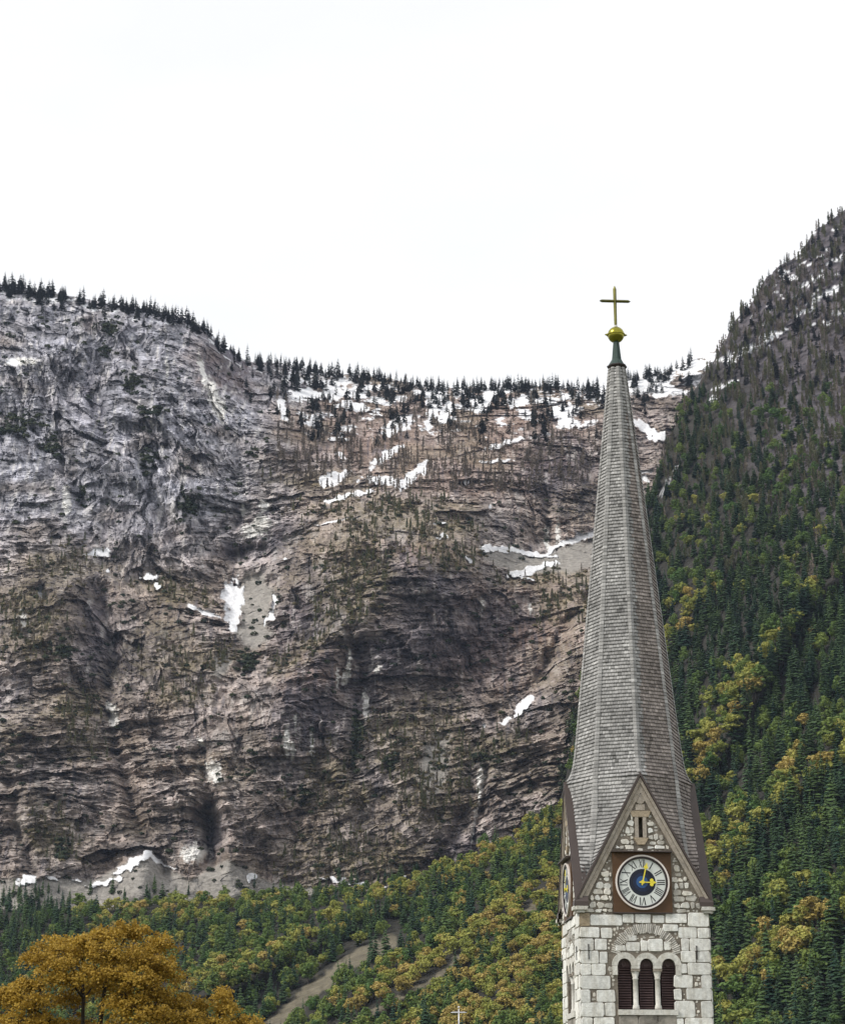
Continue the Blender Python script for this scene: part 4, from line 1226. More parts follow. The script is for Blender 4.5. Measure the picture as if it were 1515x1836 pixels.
for b in BIG:
    u0, z1 = crop(b[0] - 3, b[1] - 3); u1, z0 = crop(b[2] + 3, b[3] + 3)
    if u0 < -H + 0.25: u0 = -H + 0.005
    if u1 > H - 0.25: u1 = H - 0.005
    put(u0, u1, z0, z1, M_warm if len(b) > 4 else M_stone, 0.014, rng.uniform(0.025, 0.05), 0.11)
VC = (W_C[1], crop(829, 677)[1]); VR0, VR1 = 248 / 5.05 * PXM, 332 / 5.05 * PXM
def free(u0, u1, z0, z1, gap=0.012):
    if z0 < W_SPR and u1 > W_C[0] - W_R - 0.08 and u0 < W_C[2] + W_R + 0.08 and z1 > W_SILL - 0.32: return False
    cx, cz = (u0 + u1) / 2, (z0 + z1) / 2
    for c in W_C:
        if math.hypot(cx - c, cz - W_SPR) < W_R + 0.30 + 0.3 * (u1 - u0) and cz > W_SPR - 0.1: return False
    for q in ((u0, z0), (u1, z0), (u0, z1), (u1, z1), (cx, cz)):
        rr = math.hypot(q[0] - VC[0], q[1] - VC[1])
        if VR0 - 0.02 < rr < VR1 + 0.02 and q[1] > W_SPR + 0.15: return False
    if abs(CLK[0] - cx) < CB + 0.03 + (u1 - u0) / 2 and abs(CLK[1] - cz) < CB + 0.05 + (z1 - z0) / 2: return False
    if u1 > SLIT[0] - 0.16 and u0 < SLIT[1] + 0.16 and z1 > SLIT[2] - 0.40 and z0 < SLIT[3] + 0.66: return False
    if z1 > Z_EAVE - 0.12:
        lim = gable_half(z1) - 0.41
        if u0 < -lim or u1 > lim: return False
    if u0 < -H + 0.01 or u1 > H - 0.01: return False
    return all(u1 + gap < b[0] or u0 - gap > b[1] or z1 + gap < b[2] or z0 - gap > b[3] for b in boxes)
# gable rubble, laid in rough rows
z = crop(0, 232)[1] + 0.02
while z < Z_APEX - 0.7:
    h = rng.uniform(0.13, 0.27)
    u = -H + rng.uniform(0, 0.2)
    while u < H:
        w = rng.uniform(0.14, 0.46); hh = h * rng.uniform(0.7, 1.08)
        for k in (1.0, 0.65, 0.42):
            if free(u, u + w * k, z, z + hh):
                put(u, u + w * k, z, z + hh, M_rubble if rng.random() < 0.72 else M_stone, 0.028, rng.uniform(0.02, 0.06), 0.28); break
        u += w * (k if k < 1 else 1) + 0.03
    z += h + 0.02
# chinking between the blocks
for k in range(5000):
    w, hh = rng.uniform(0.07, 0.24), rng.uniform(0.06, 0.17)
    u = rng.uniform(-H, H); zc_ = rng.uniform(W_SILL - 0.6, Z_EAVE + 0.3) if k % 2 else rng.uniform(Z_EAVE - 0.3, Z_APEX - 0.7)
    if free(u, u + w, zc_, zc_ + hh, 0.018):
        put(u, u + w, zc_, zc_ + hh, M_rubble, 0.016, rng.uniform(0.0, 0.025), 0.28)
for k in range(5000):
    w, hh = rng.uniform(0.05, 0.13), rng.uniform(0.045, 0.10)
    u = rng.uniform(-H, H); zc_ = rng.uniform(W_SILL - 0.4, Z_APEX - 0.7)
    if free(u, u + w, zc_, zc_ + hh, 0.008):
        put(u, u + w, zc_, zc_ + hh, M_rubble, 0.010, rng.uniform(0.0, 0.02), 0.28)
# masonry under the picture's lower edge
lower = []
z = -0.2; course = 0
z_top_low = crop(0, 1300)[1] - 0.02
while z < z_top_low - 0.2:
    h = min(rng.uniform(0.36, 0.56), z_top_low - z)
    u = -H + 0.005
    while u < H - 0.05:
        w = rng.uniform(0.5, 1.1)
        if u + w > H - 0.35: w = H - 0.005 - u
        lower.append(extrude_poly(irregular(u, u + w - 0.03, z, z + h - 0.03, 0.014), -0.01, rng.uniform(0.025, 0.05), inset=0.03))
        u += w
    z += h
stones.sort(key=lambda s: -s[3])

def strokes(txt, hgt):
    """roman numeral as bars: thick and thin strokes with small serifs, centred, foot at y = 0"""
    q = []; x = 0.0
    th, tn = 0.20 * hgt, 0.075 * hgt
    for ch in txt:
        if ch == 'I':
            q.append(((x, 0), (x + th * 0.62, 0), (x + th * 0.62, hgt), (x, hgt))); x += th * 0.62 + 0.13 * hgt
        elif ch == 'V':
            w = 0.50 * hgt
            q.append(((x + w * 0.42, 0), (x + w * 0.42 + th * 0.5, 0), (x + th * 0.75, hgt), (x, hgt)))
            q.append(((x + w * 0.46, 0), (x + w * 0.46 + tn, 0), (x + w + tn, hgt), (x + w, hgt))); x += w + tn + 0.12 * hgt
        else:
            w = 0.50 * hgt
            q.append(((x + w, 0), (x + w + th * 0.75, 0), (x + th * 0.75, hgt), (x, hgt)))
            q.append(((x, 0), (x + tn, 0), (x + w + th * 0.6 + tn, hgt), (x + w + th * 0.6, hgt))); x += w + th * 0.75 + 0.12 * hgt
    x -= 0.12 * hgt
    k = min(1.0, 0.80 * hgt / x)
    return [[((a - x / 2) * k, b) for a, b in p] for p in q]

def ccw(p):
    s = sum(p[i][0] * p[(i + 1) % len(p)][1] - p[(i + 1) % len(p)][0] * p[i][1] for i in range(len(p)))
    return p if s > 0 else p[::-1]

def turned(p, ang, u, z):
    c, s = math.cos(ang), math.sin(ang)
    return [(u + a * c - b * s, z + a * s + b * c) for a, b in p]

def make_face(k):
    """one side of the tower: k = 0 front, 1 left, 2 back, 3 right"""
    rot = -k * math.pi / 2
    def part(name, V, F, mat, parent=None, flat=True):
        o = pyobj(name, V, F, mat, tower if parent is None else parent, flat)
        if parent is None: o.rotation_euler = (0, 0, rot)
        return o
    wall = part("wall", *wall_mesh(), M_mortar)
    joined = {}
    n_single = len(stones) if k == 0 else (60 if k == 1 else 0)
    n_single = min(n_single, 240)
    for i, (out, dep, mat, ar) in enumerate(stones):
        vf = extrude_poly(ccw(out), -0.012, dep, inset=min(0.02, 0.18 * math.sqrt(ar)))
        if i < n_single: part("stone", *vf, mat, wall)
        else: joined.setdefault(mat.name, (mat, []))[1].append(vf)
    for mat, lst in joined.values():
        o = part("rubble_stones", *merge(lst), mat, wall); o["kind"] = "stuff"
    o = part("base_courses", *merge(lower), M_stone, wall); o["kind"] = "stuff"
    # relieving arch of thin stones
    a0, a1, nv = R(14), R(166), 46
    vs = []
    for i in range(nv):
        t0, t1 = a0 + (a1 - a0) * (i + 0.08) / nv, a0 + (a1 - a0) * (i + 0.80) / nv
        r0, r1 = VR0 + rng.uniform(-0.03, 0.05), VR1 + rng.uniform(-0.05, 0.03)
        P = [(VC[0] + r * math.cos(t) , VC[1] + r * math.sin(t)) for r, t in ((r0, t0), (r1, t0), (r1, t1), (r0, t1))]
        vf = extrude_poly(P, -0.01, rng.uniform(0.02, 0.05), inset=0.012)
        if k == 0: part("voussoir", *vf, M_vous, wall)
        else: vs.append(vf)
    if vs:
        o = part("voussoirs", *merge(vs), M_vous, wall); o["kind"] = "stuff"
    # iron wall anchors
    for (x, y0, y1) in ((325, 520, 655), (1302, 535, 660)):
        u, za = crop(x, y0); _, zb = crop(x, y1)
        part("wall_anchor", *box_uz(u - 0.018, u + 0.018, zb, za, 0.03, 0.075), M_iron, wall)
    # slit window in the gable
    s0, s1, zb, zt = SLIT
    part("slit_lintel", *extrude_poly([(s0 - 0.24, zt + 0.02), (s1 + 0.24, zt + 0.02), (s1 + 0.34, zt + 0.26), (s0 - 0.34, zt + 0.26)], -0.01, 0.07, inset=0.02), M_warm, wall)
    for a, b in ((s0 - 0.14, s0 - 0.004), (s1 + 0.004, s1 + 0.14)):
        part("slit_jamb", *box_uz(a, b, zb - 0.02, zt + 0.015, -0.01, 0.06), M_band, wall)
    part("slit_sill", *extrude_poly([(s0 - 0.05, zb - 0.30), (s1 + 0.05, zb - 0.30), (s1 + 0.22, zb - 0.03), (s0 - 0.22, zb - 0.03)], -0.01, 0.10, inset=0.02), M_warm, wall)
    part("slit_keystone", *box_uz(s0 - 0.10, s1 + 0.10, zt + 0.28, zt + 0.50, -0.01, 0.05), M_band, wall)
    part("roundel", *disc((s0 + s1) / 2, zt + 0.72, 0, 0.20, -0.01, 0.06, 14), M_band, wall)
    part("slit_back", *box_uz(s0 - 0.02, s1 + 0.02, zb - 0.02, zt + 0.02, -0.42, -0.40), M_inside, wall)
    # belfry window
    uL, uR = W_C[0] - W_R, W_C[2] + W_R
    win = part("belfry_window", *box_uz(uL - 0.02, uR + 0.02, W_SILL - 0.02, W_SPR + W_R + 0.02, -0.45, -0.42), M_inside)
    for ci, c in enumerate(W_C):
        part("arch_stone", *disc(c, W_SPR, W_R - 0.012, W_R + (0.215 if ci != 1 else 0.20), -0.12, 0.055 + 0.004 * (ci == 1), 18, 0, math.pi), M_dressed, win, True)
        sp_n = 17
        for j in range(sp_n):
            zz = W_SILL + 0.05 + j * (W_SPR - 0.02 - W_SILL) / sp_n
            y0, y1 = -(H - 0.30), -(H - 0.16)
            V = [(c - W_R, y0, zz + 0.085), (c + W_R, y0, zz + 0.085), (c + W_R, y1, zz), (c - W_R, y1, zz)]
            V += [(p[0], p[1], p[2] + 0.022) for p in V]
            part("louver", V, [(3, 2, 1, 0), (4, 5, 6, 7), (3, 7, 6, 2), (0, 1, 5, 4), (0, 4, 7, 3), (2, 6, 5, 1)], M_louver, win)
        part("louver_head", *disc(c, W_SPR, 0, W_R - 0.02, -0.26, -0.20, 20, 0, math.pi), M_louver, win)
        part("louver_boss", *disc(c, W_SPR + 0.07, 0.05, 0.10, -0.20, -0.16, 14), M_louver, win)
    for c in ((W_C[0] + W_C[1]) / 2, (W_C[1] + W_C[2]) / 2):
        hw = (W_C[1] - W_C[0]) / 2 - W_R
        zs, zc2 = W_SILL, W_SPR
        part("column", *lathe([(0.135, zs), (0.135, zs + 0.09), (0.12, zs + 0.11), (0.125, zs + 0.15), (0.10, zs + 0.18), (0.094, zc2 - 0.52), (0.115, zc2 - 0.50), (0.115, zc2 - 0.47), (0.095, zc2 - 0.455), (0.145, zc2 - 0.25), (0.15, zc2 - 0.22)], c, -0.13), M_dressed, win, False)
        part("capital", *box_uz(c - 0.16, c + 0.16, zc2 - 0.22, zc2 - 0.12, -0.34, 0.03), M_band, win)
        part("impost", *box_uz(c - hw - 0.0, c + hw + 0.0, zc2 - 0.12, zc2 + 0.004, -0.36, 0.05), M_dressed, win)
    for a, b in ((uL - 0.20, uL), (uR, uR + 0.20)):
        part("jamb_stone", *box_uz(a, b, W_SPR - 0.36, W_SPR - 0.01, -0.10, 0.052), M_dressed, win)
    part("sill", *box_uz(uL - 0.02, uR + 0.02, W_SILL - 0.20, W_SILL - 0.004, -0.30, 0.10), M_dressed, win)
    for j in range(3):
        a, b = uL + (uR - uL) * j / 3, uL + (uR - uL) * (j + 1) / 3
        part("sill_block", *extrude_poly(ccw(irregular(a + 0.01, b - 0.01, W_SILL - 0.62, W_SILL - 0.215, 0.015)), -0.02, 0.05, inset=0.03), M_stain, win)
    # clock
    cu, cz = CLK
    board = part("clock_board", *box_uz(cu - CB, cu + CB, cz - CB, cz + CB, 0.0, 0.09), M_board)
    part("hood", *merge([extrude_poly([(cu - CB - 0.03, cz + CB + 0.005), (cu + CB + 0.03, cz + CB + 0.005), (cu + CB + 0.03, cz + CB + 0.05), (cu - CB - 0.03, cz + CB + 0.05)], 0.0, 0.30)]), M_coping, board)
    part("foot_board", *box_uz(cu - CB - 0.015, cu + CB + 0.015, cz - CB - 0.04, cz - CB - 0.003, 0.0, 0.11), M_coping, board)
    m = PXM
    part("white_rim", *disc(cu, cz, 45.5 * m, 48.3 * m, 0.09, 0.17, 64), M_rim, board)
    part("dark_rim", *disc(cu, cz, 41.8 * m, 45.5 * m, 0.09, 0.145, 64), M_dark, board)
    dial = part("dial", *disc(cu, cz, 0, 41.8 * m, 0.09, 0.10, 64), M_dialw, board)
    part("navy_disc", *disc(cu, cz, 0, 23.6 * m, 0.10, 0.106, 48), M_navy, board)
    part("deep_blue_ring", *disc(cu, cz, 0, 16.5 * m, 0.106, 0.110, 40), M_blue2, board)
    part("blue_centre", *disc(cu - 0.01, cz + 0.01, 0, 10.5 * m, 0.110, 0.114, 32), M_blue, board)
    for i, t in enumerate(("XII", "I", "II", "III", "IIII", "V", "VI", "VII", "VIII", "IX", "X", "XI")):
        ang = -i * math.pi / 6
        lst = []
        for j, p in enumerate(strokes(t, 14.0 * m)):
            p2 = turned([(a * 1.0, b + 26.3 * m) for a, b in p], ang, cu, cz)
            lst.append(extrude_poly(ccw(p2), 0.10, 0.104 + 0.001 * j))
        part("numeral", *merge(lst), M_black, board)
    def hand(length, ang, name, lobes, d):
        w = 0.026
        L = length
        lst = [extrude_poly(turned([(-w, -0.12), (w, -0.12), (w * 0.8, L * 0.80), (-w * 0.8, L * 0.80)], ang, cu, cz), d, d + 0.02)]
        lst.append(extrude_poly(turned([(-0.055, L * 0.78), (0, L * 0.70), (0.055, L * 0.78), (0, L)], ang, cu, cz), d + 0.001, d + 0.024))
        if lobes:
            for s in (-1, 1):
                c = turned([(s * 0.075, L * 0.64)], ang, cu, cz)[0]
                lst.append(disc(c[0], c[1], 0, 0.072, d + 0.002, d + 0.026, 12))
        else:
            for s in (-1, 1):
                c = turned([(s * 0.045, L * 0.74)], ang, cu, cz)[0]
                lst.append(disc(c[0], c[1], 0, 0.042, d + 0.002, d + 0.026, 12))
        part(name, *merge(lst), M_gold, board)
    hand(25.5 * m, -R(91.0), "hour_hand", True, 0.13)
    hand(36.0 * m, -R(14.0), "minute_hand", False, 0.165)
    part("hand_hub", *disc(cu, cz, 0, 0.07, 0.114, 0.21, 16), M_gold, board)
    # raking moulding, sheet-metal coping and kneelers
    sl = math.atan2(Z_APEX - Z_EAVE, VB)
    for s in (-1, 1):
        A = (0.0, Z_APEX - 0.05); B = (s * (VB - 0.02), Z_EAVE)
        nx, nz = s * math.sin(sl), math.cos(sl)                     # outward normal of the rake
        def rake(o0, o1, d0, d1, e0=0.0):
            # straight piece parallel to the rake between offsets o0 and o1 (metres inwards)
            P = []
            for o_ in (o0, o1):
                drop = o_ / math.cos(sl)
                P.append(((0.0, Z_APEX - drop), (s * VB, Z_EAVE - drop)))
            q = [P[0][0], P[1][0], P[1][1], P[0][1]]
            # meet plumb at the apex, cut level at the foot
            zf = Z_EAVE - 0.10
            def cut(pt_a, pt_b):
                if pt_b[1] >= zf: return pt_b
                t = (pt_a[1] - zf) / (pt_a[1] - pt_b[1])
                return (pt_a[0] + (pt_b[0] - pt_a[0]) * t, zf)
            q = [P[0][0], P[1][0], cut(P[1][0], P[1][1]), cut(P[0][0], P[0][1])]
            return extrude_poly(ccw(q), d0, d1)
        part("gable_moulding", *merge([rake(0.06, 0.17, -0.1, 0.115), rake(0.18, 0.34, -0.1, 0.075)]), M_band)
        part("gable_coping", *rake(-0.035, 0.04, -0.34, 0.16), M_coping)
        part("kneeler", *merge([box_uz(min(s * (VB - 0.42), s * (VB + 0.05)), max(s * (VB - 0.42), s * (VB + 0.05)), Z_EAVE - 0.24, Z_EAVE - 0.105, -0.30, 0.135),
                                box_uz(min(s * (VB - 0.40), s * (VB - 0.03)), max(s * (VB - 0.40), s * (VB - 0.03)), Z_EAVE - 0.34, Z_EAVE - 0.245, -0.20, 0.08)]), M_dressed)

for k in range(4):
    make_face(k)

# ---------------------------------------------------------------- spire
Z_TOP = axis_z(661)
R_TOP, R_A, R_C = 0.30, 2.22, 2.80
def ring_r(z):
    if z >= Z_APEX: return R_A + (R_TOP - R_A) * (z - Z_APEX) / (Z_TOP - Z_APEX)
    return R_A + (R_C - R_A) * (Z_APEX - z) / (Z_APEX - Z_EAVE)
def sector(z, s, side):
    """point of the roof in the quarter towards -y, -x: s = 0 on the corner ridge, 1 on the gable's side"""
    r = ring_r(z)
    Rp = np.array([-r * 0.7071, -r * 0.7071])
    if z >= Z_APEX:
        g_ = r + (VH - 0.04 - R_A) * math.exp(-((z - Z_APEX) / 0.30)) 
        p = Rp + (np.array([0, -g_]) - Rp) * s
    else:
        t = (Z_APEX - z) / (Z_APEX - Z_EAVE)
        Vp = np.array([-VB * t, -(H - 0.16)])
        Vp = Vp * (1 - math.exp(-t * 14)) + np.array([0, -(VH - 0.04)]) * math.exp(-t * 14)
        a = min(max((-VB * t + 0.7071 * r) / (0.7071 * r), 0), 1)
        Cp = Rp + (np.array([0, -r]) - Rp) * a * 0.85
        bz = smooth(0.0, 0.3, t)
        p = (Rp * (1 - s) ** 2 + Cp * 2 * s * (1 - s) + Vp * s * s) * bz + (Rp + (Vp - Rp) * s) * (1 - bz)
    if side: p = p[::-1]
    return np.array([p[0], p[1], z])

row = 0.147
V = []; F4 = []; F3 = []; cols = []
uv = []; uf = []
zs_all = []
z = Z_EAVE + 0.06
while z < Z_TOP - 0.05:
    zs_all.append(z); z += row
gs = np.random.default_rng(77)
for q in range(4):
    cq, sq = math.cos(q * math.pi / 2), math.sin(q * math.pi / 2)
    for side in (0, 1):
        for ri, z in enumerate(zs_all):
            zt = min(z + 2.0 * row, Z_TOP)
            a, b = sector(z, 0, side), sector(z, 1, side)
            n = max(1, int(round(np.linalg.norm(b - a) / 0.135)))
            edges = (np.arange(n + 1) + (0.5 if ri % 2 else 0.0)) / n
            edges = np.clip(np.concatenate([[0.0], edges, [1.0]]), 0, 1)
            edges = np.unique(np.round(edges + np.concatenate([[0], gs.normal(size=len(edges) - 2) * 0.12 / n, [0]]), 4))
            edges = np.clip(edges, 0, 1)
            for s0, s1 in zip(edges, edges[1:]):
                if s1 - s0 < 0.15 / n: continue
                g0, g1 = (0.0 if s0 == 0 else 0.03 / n), (0.0 if s1 == 1 else 0.03 / n)
                p0, p1 = sector(z, s0 + g0, side), sector(z, s1 - g1, side)
                t0, t1 = sector(zt, s0 + g0, side), sector(zt, s1 - g1, side)
                nr = np.cross(p1 - p0, t0 - p0); nr /= np.linalg.norm(nr) + 1e-9
                if nr[0] + nr[1] > 0: nr = -nr
                lift = 0.058 + abs(gs.normal()) * 0.008
                drop = gs.normal() * 0.004
                dn = (p0 - t0) / (np.linalg.norm(p0 - t0) + 1e-9) * drop
                b0, b1, e0, e1 = p0 + nr * lift + dn, p1 + nr * lift + dn, t0 + nr * 0.004, t1 + nr * 0.004
                vs = [b0, b1, b1 + (e1 - b1) * 0.10, b0 + (e0 - b0) * 0.10, p0 - nr * 0.01 + dn, p1 - nr * 0.01 + dn, b0 + (e0 - b0) * 0.13, b1 + (e1 - b1) * 0.13, e1, e0]
                o = len(V)
                for w in vs: V.append((cq * w[0] - sq * w[1], sq * w[0] + cq * w[1], w[2]))
                F4 += [(o, o + 1, o + 2, o + 3), (o + 4, o + 5, o + 1, o), (o + 3, o + 2, o + 7, o + 6), (o + 6, o + 7, o + 8, o + 9)]
                F3 += [(o, o + 9, o + 4), (o + 1, o + 5, o + 8)]
                wx = V[o][0]
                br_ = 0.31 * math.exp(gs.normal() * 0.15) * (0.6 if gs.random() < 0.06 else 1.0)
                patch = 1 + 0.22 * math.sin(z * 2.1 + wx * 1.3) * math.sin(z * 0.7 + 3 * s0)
                hue = np.array([1.0, 0.985, 0.965]) if wx < 0.35 else np.array([0.86, 0.755, 0.70])  # right-hand shingles toned browner and darker, the spire's shaded side put into the colour
                c_ = hue * br_ * patch; cols += [c_ * 0.42] * 6 + [c_] * 4      # butt ends darkened: the shadow line under each course, put into the colour
# folded cap shingles along the eight hips
for q in range(4):
    cq, sq = math.cos(q * math.pi / 2), math.sin(q * math.pi / 2)
    for hip in (0, 1):
        for z in zs_all:
            if hip and z < Z_APEX: continue
            zt = min(z + 1.7 * row, Z_TOP)
            pts_ = []
            for zz_, lf in ((z, 0.085), (zt, 0.05)):
                L_ = np.linalg.norm(sector(zz_, 1, 0) - sector(zz_, 0, 0))
                ds = min(0.12 / L_, 0.45)
                if hip:
                    c = sector(zz_, 1, 0); a = sector(zz_, 1 - ds, 0); b = a * [-1, 1, 1]; od = np.array([0, -1, 0.0])
                else:
                    c = sector(zz_, 0, 0); a = sector(zz_, ds, 0); b = sector(zz_, ds, 1); od = np.array([-.7071, -.7071, 0])
                pts_.append((a + od * lf, c + od * (lf + 0.012), b + od * lf, c - od * 0.02))
            o = len(V)
            for w in (pts_[0][0], pts_[0][1], pts_[0][2], pts_[1][2], pts_[1][1], pts_[1][0], pts_[0][3]):
                V.append((cq * w[0] - sq * w[1], sq * w[0] + cq * w[1], w[2]))
            F4 += [(o, o + 1, o + 4, o + 5), (o + 1, o + 2, o + 3, o + 4)]
            F3 += [(o, o + 6, o + 1), (o + 1, o + 6, o + 2)]
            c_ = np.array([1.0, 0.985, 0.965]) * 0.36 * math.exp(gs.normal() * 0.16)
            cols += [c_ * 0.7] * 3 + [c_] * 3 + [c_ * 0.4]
V = np.array(V)
# closed body under the shingles
UV_, UF_ = [], []
zz = [Z_EAVE - 0.02] + list(np.linspace(Z_EAVE + 0.05, Z_APEX, 24)) + list(np.linspace(Z_APEX + 0.1, Z_APEX + 1.2, 6)) + [Z_APEX + 5, Z_APEX + 11, Z_TOP + 0.02]
ns = 9
for q in range(4):
    cq, sq = math.cos(q * math.pi / 2), math.sin(q * math.pi / 2)
    for side in (0, 1):
        o = len(UV_)
        for z in zz:
            for i in range(ns):
                w = sector(min(z, Z_TOP), i / (ns - 1), side); w = np.array([w[0] * 0.985, w[1] * 0.985, z])
                UV_.append((cq * w[0] - sq * w[1], sq * w[0] + cq * w[1], w[2]))
        for j in range(len(zz) - 1):
            for i in range(ns - 1):
                a = o + j * ns + i
                UF_.append((a, a + 1, a + ns + 1, a + ns) if side else (a, a + ns, a + ns + 1, a + 1))
spire = pyobj("spire", UV_, UF_, M_under, tower)
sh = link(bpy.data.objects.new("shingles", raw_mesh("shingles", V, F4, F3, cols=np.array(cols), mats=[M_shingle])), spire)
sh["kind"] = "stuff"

def oct_lathe(profile, n=8, ph=0.0):
    V = []; F = []
    for r, z in profile:
        for k in range(n):
            t = 2 * math.pi * k / n + ph
            V.append((r * math.cos(t), r * math.sin(t), z))
    for i in range(len(profile) - 1):
        for k in range(n):
            k2 = (k + 1) % n
            F.append((i * n + k, i * n + k2, (i + 1) * n + k2, (i + 1) * n + k))
    F.append(tuple(range(n))[::-1]); F.append(tuple((len(profile) - 1) * n + k for k in range(n)))
    return V, F
zb, zs, zn = axis_z(661), axis_z(648), axis_z(613)
fin = pyobj("finial", *oct_lathe([(0.30, zb - 0.10), (0.36, zb + 0.0), (0.41, zb + 0.07), (0.25, zs), (0.235, zs + 0.04), (0.205, zs + 0.06), (0.125, zn), (0.13, zn + 0.06)]), M_patina, tower)
pyobj("drip_collar", *oct_lathe([(0.33, zb - 0.06), (0.43, zb + 0.06), (0.43, zb + 0.10), (0.33, zb + 0.16)]), M_dark, fin)
zball = axis_z(600.5); rb = 0.355
ball = pyobj("gilt_ball", *oct_lathe([(rb * math.cos(t) + 1e-4, zball + rb * math.sin(t)) for t in np.linspace(-1.45, 1.45, 17)], 24), M_oldgold, tower, False)
pyobj("ball_band", *oct_lathe([(rb - 0.02, zball - 0.035), (rb + 0.035, zball - 0.02), (rb + 0.035, zball + 0.02), (rb - 0.02, zball + 0.035)], 24), M_oldgold, ball)
for s in (-1, 1):
    nb = pyobj("band_knob", *oct_lathe([(0.04, -0.06), (0.06, 0), (0.02, 0.10)], 8), M_oldgold, ball)
    nb.location = (s * (rb + 0.02), 0, zball); nb.rotation_euler = (0, s * math.pi / 2, 0)
zc0, zc1, zarm = zball + rb - 0.02, axis_z(513), axis_z(540)
cross = pyobj("cross", *oct_lathe([(0.05, zc0), (0.055, zc0 + 0.13), (0.065, zc0 + 0.15), (0.075, zc1 - 0.14), (0.02, zc1)], 4), M_cross, tower)
arm = pyobj("cross_arm", *oct_lathe([(0.02, -0.66), (0.07, -0.57), (0.07, 0.57), (0.02, 0.66)], 4), M_cross, cross)
arm.location = (0, 0, zarm); arm.rotation_euler = (0, math.pi / 2, 0)
pyobj("cross_foot", *oct_lathe([(0.085, zc0 - 0.02), (0.085, zc0 + 0.06), (0.06, zc0 + 0.10)], 12), M_dressed, cross)
# ---------------------------------------------------------------- near autumn tree
M_autumn = mat_leaf("autumn_leaves", (0.200, 0.115, 0.015), (0.470, 0.315, 0.054), 0.6, 0.3)
M_limb = mat_solid("dark_limb_bark", (0.045, 0.036, 0.028), 0.9, var=0.3, scale=4.0, bump=0.02, bscale=12)
TD = 72.0
def tp_(px, py, dy=0.0):
    x, y, z = at(px, py, TD + dy); return np.array([float(x), float(y), float(z)])
ga = np.random.default_rng(5)
LOBES = [  # centre in the photo, depth offset, half sizes px
    (190, 1672, 0.0, 40, 20), (235, 1668, 0.6, 36, 18), (150, 1690, -0.5, 40, 18), (285, 1690, 0.3, 32, 18), (110, 1692, 0.7, 38, 18), (70, 1712, 0.0, 28, 16), (120, 1722, -0.7, 44, 16), (210, 1705, -1.1, 46, 20), (270, 1720, -0.7, 40, 20),
    (185, 1742, -1.3, 52, 18), (250, 1752, -1.4, 42, 18), (300, 1748, 0.2, 32, 16), (110, 1752, -0.6, 40, 14), (55, 1762, 0.3, 30, 16), (20, 1782, -0.3, 36, 20), (60, 1795, -1.0, 36, 16), (-20, 1790, 0.5, 36, 26), (115, 1785, 0.4, 26, 14),
    (225, 1790, -1.4, 44, 18), (285, 1782, -0.6, 40, 18), (320, 1795, 0.4, 28, 18), (260, 1815, -1.6, 56, 20), (325, 1822, -0.9, 44, 18), (360, 1800, 0.5, 22, 16), (402, 1784, 0.2, 15, 13), (408, 1808, 0.3, 20, 13), (428, 1830, 0.0, 34, 14), (380, 1835, -0.6, 46, 18),
    (150, 1835, 0.9, 30, 14), (90, 1830, -0.6, 50, 16), (30, 1832, -0.8, 50, 18), (200, 1843, -1.0, 50, 16), (300, 1850, -1.0, 90, 18), (100, 1862, -0.3, 110, 22), (390, 1862, -0.2, 70, 18), (-60, 1770, 0.6, 40, 30), (-50, 1830, 0.2, 50, 30), (150, 1700, 1.6, 60, 22), (240, 1715, 1.7, 60, 24), (170, 1765, 1.5, 44, 16)]
tree = empty("autumn_tree", (tp_(165, 1836)[0], TD, 0.0))
tag(tree, "large rust-orange autumn tree in the lower left corner, crown spreading in layers", "tree")
origin = np.array([tp_(165, 1836)[0], TD, 0.0])
mpp = TD / float(ray(165, 1760)[1]) / FPX
parts = []; tips = []
for (lx, ly, dz, rx, ry) in LOBES:
    c = tp_(lx, ly, dz)
    n_cl = int(5 + rx * ry / 30)
    for k in range(n_cl):
        d = ga.normal(size=3); d /= np.linalg.norm(d)
        cc = c + d * np.array([rx * mpp, 0.75, ry * mpp * 0.8]) * (ga.uniform(0.3, 1.1) if ga.random() < 0.85 else ga.uniform(1.1, 1.45))
        tips.append((c, cc))
        m = int(ga.integers(60, 105))
        # a leafy spray: flat-topped, denser on its upper side
        r = ga.uniform(0.09, 0.19)
        o = ga.normal(size=(m, 3)) * [r, r, r * 0.42]
        o[:, 2] -= 0.35 * (o[:, 0] ** 2 + o[:, 1] ** 2) / r
        nrm = ga.normal(size=(m, 3)) * 0.7 + [0, -0.25, 0.9]
        parts.append(leaf_quads(cc + o - origin, nrm, ga.uniform(0.04, 0.085, m), ga))
V, F = join_parts(parts)
link(bpy.data.objects.new("crown", raw_mesh("crown", V, F, mats=[M_autumn])), tree)
limbs = []
base = np.array([tp_(165, 1836)[0], TD, -0.2])
def limb(a, b, r0, r1, bend=0.25, n=6):
    pts = []
    off = ga.normal(size=3) * bend
    for i in range(n):
        t = i / (n - 1)
        pts.append(a + (b - a) * t + off * math.sin(math.pi * t) + np.array([0, 0, 0.5 * bend * math.sin(math.pi * t)]))
    limbs.append(tube_np(np.array(pts) - origin, np.linspace(r0, r1, n), 7))
    return pts
fork = base + np.array([0, 0, 3.4])
limb(base, fork, 0.30, 0.22, 0.08)
mains = [(tp_(150, 1790), 0.10), (tp_(188, 1775, -0.2), 0.11), (tp_(55, 1812), 0.09), (tp_(280, 1808), 0.10), (tp_(380, 1845), 0.09), (tp_(-10, 1830), 0.08)]
ends = []
for e, r in mains:
    limb(fork, e, r, r * 0.6, 0.2); ends.append((e, r * 0.6))
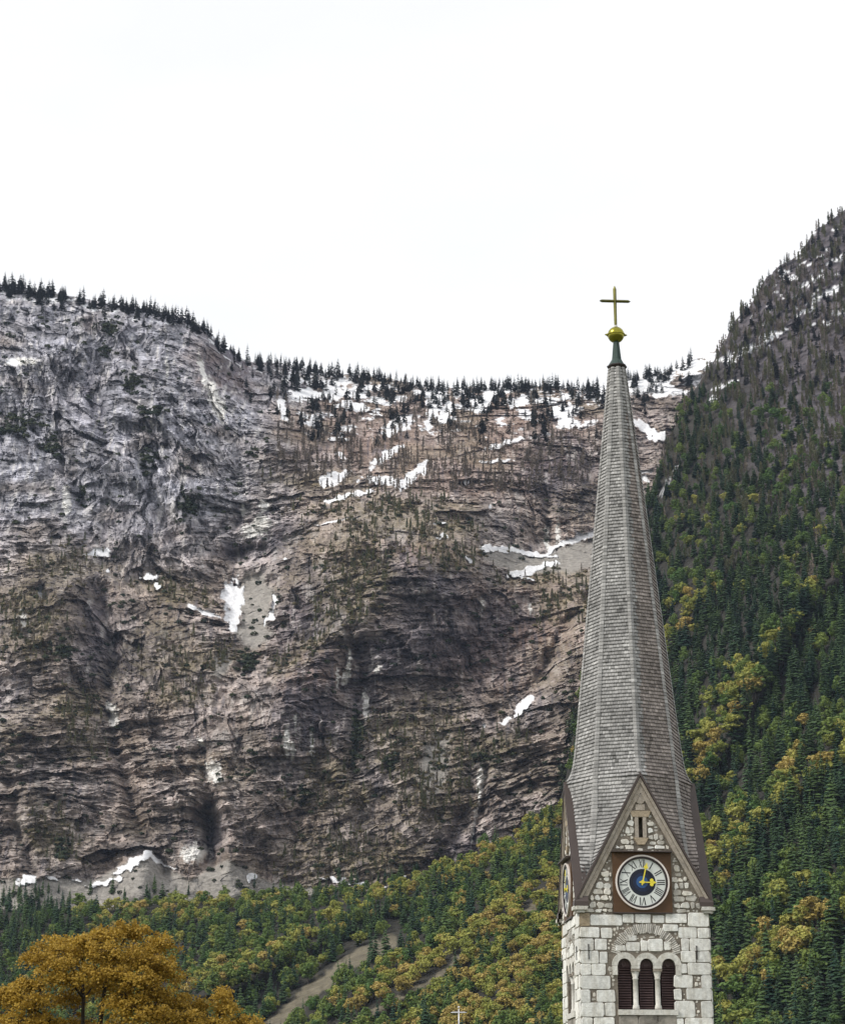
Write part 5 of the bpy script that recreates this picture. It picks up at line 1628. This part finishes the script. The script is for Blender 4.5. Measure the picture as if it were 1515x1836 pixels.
for (lx, ly, dz, rx, ry) in LOBES:
    c = tp_(lx, ly, dz)
    e, r = min(ends, key=lambda q: np.linalg.norm(q[0] - c) + (2.0 if q[0][2] > c[2] + 0.1 else 0))
    limb(e, c, r * 0.75, 0.018, 0.18)
for c, cc in tips[::2]:
    limb(c, cc, 0.016, 0.005, 0.08, 4)
lv, lf = join_parts(limbs)
link(bpy.data.objects.new("trunk", raw_mesh("trunk", lv, lf, mats=[M_limb], flat=False)), tree)

# ---------------------------------------------------------------- slender cross on a pole below the wood
M_zinc = mat_solid("pale_metal", (0.62, 0.62, 0.66), 0.4, metal=0.2, var=0.1, scale=5.0, spec=0.5)
PD = 66.0
x, y, z = (float(q) for q in at(822.5, 1815, PD)); ztop = float(at(822, 1806, PD)[2]); zar = float(at(822, 1815.3, PD)[2]); hw = 13.5 * PD / FPX * 1.04
pc = empty("pole_cross", (x, y, 0.0))
tag(pc, "slender pale metal cross with knob on top, in front of the wooded slope", "cross")
pyobj("pole", *oct_lathe([(0.05, -0.1), (0.022, zar - 0.5), (0.017, ztop - 0.05)], 8), M_zinc, pc, False)
a_ = pyobj("cross_arm", *oct_lathe([(0.006, -hw), (0.020, -hw * 0.7), (0.020, hw * 0.7), (0.006, hw)], 8), M_zinc, pc, False)
a_.location = (0, 0, zar); a_.rotation_euler = (0, math.pi / 2, 0)
pyobj("knob", *oct_lathe([(0.032 * math.cos(t) + 1e-4, ztop + 0.032 * math.sin(t)) for t in np.linspace(-1.5, 1.5, 9)], 12), M_zinc, pc, False)
pyobj("foot", *oct_lathe([(0.20, -0.02), (0.20, 0.30), (0.07, 0.36)], 12), M_iron, pc)
# ---------------------------------------------------------------- thin valley air
hz = bpy.data.materials.new("valley_air"); hz.use_nodes = True
hn, hl = hz.node_tree.nodes, hz.node_tree.links
hn.clear()
h_out = hn.new('ShaderNodeOutputMaterial'); h_vol = hn.new('ShaderNodeVolumePrincipled')
h_vol.inputs['Color'].default_value = (0.62, 0.74, 1.0, 1)
h_vol.inputs['Density'].default_value = 0.000022
h_vol.inputs['Anisotropy'].default_value = 0.2
hl.new(h_vol.outputs[0], h_out.inputs['Volume'])
x0, x1, y0, y1, z0, z1 = -9200.0, 9200.0, -3200.0, 15200.0, -30.0, 1400.0
V = np.array([[x, y, z] for z in (z0, z1) for y in (y0, y1) for x in (x0, x1)])
haze = link(bpy.data.objects.new("haze", raw_mesh("haze", V, [[0, 2, 3, 1], [4, 5, 7, 6], [0, 1, 5, 4], [2, 6, 7, 3], [0, 4, 6, 2], [1, 3, 7, 5]], mats=[hz])))
tag(haze, kind="stuff")
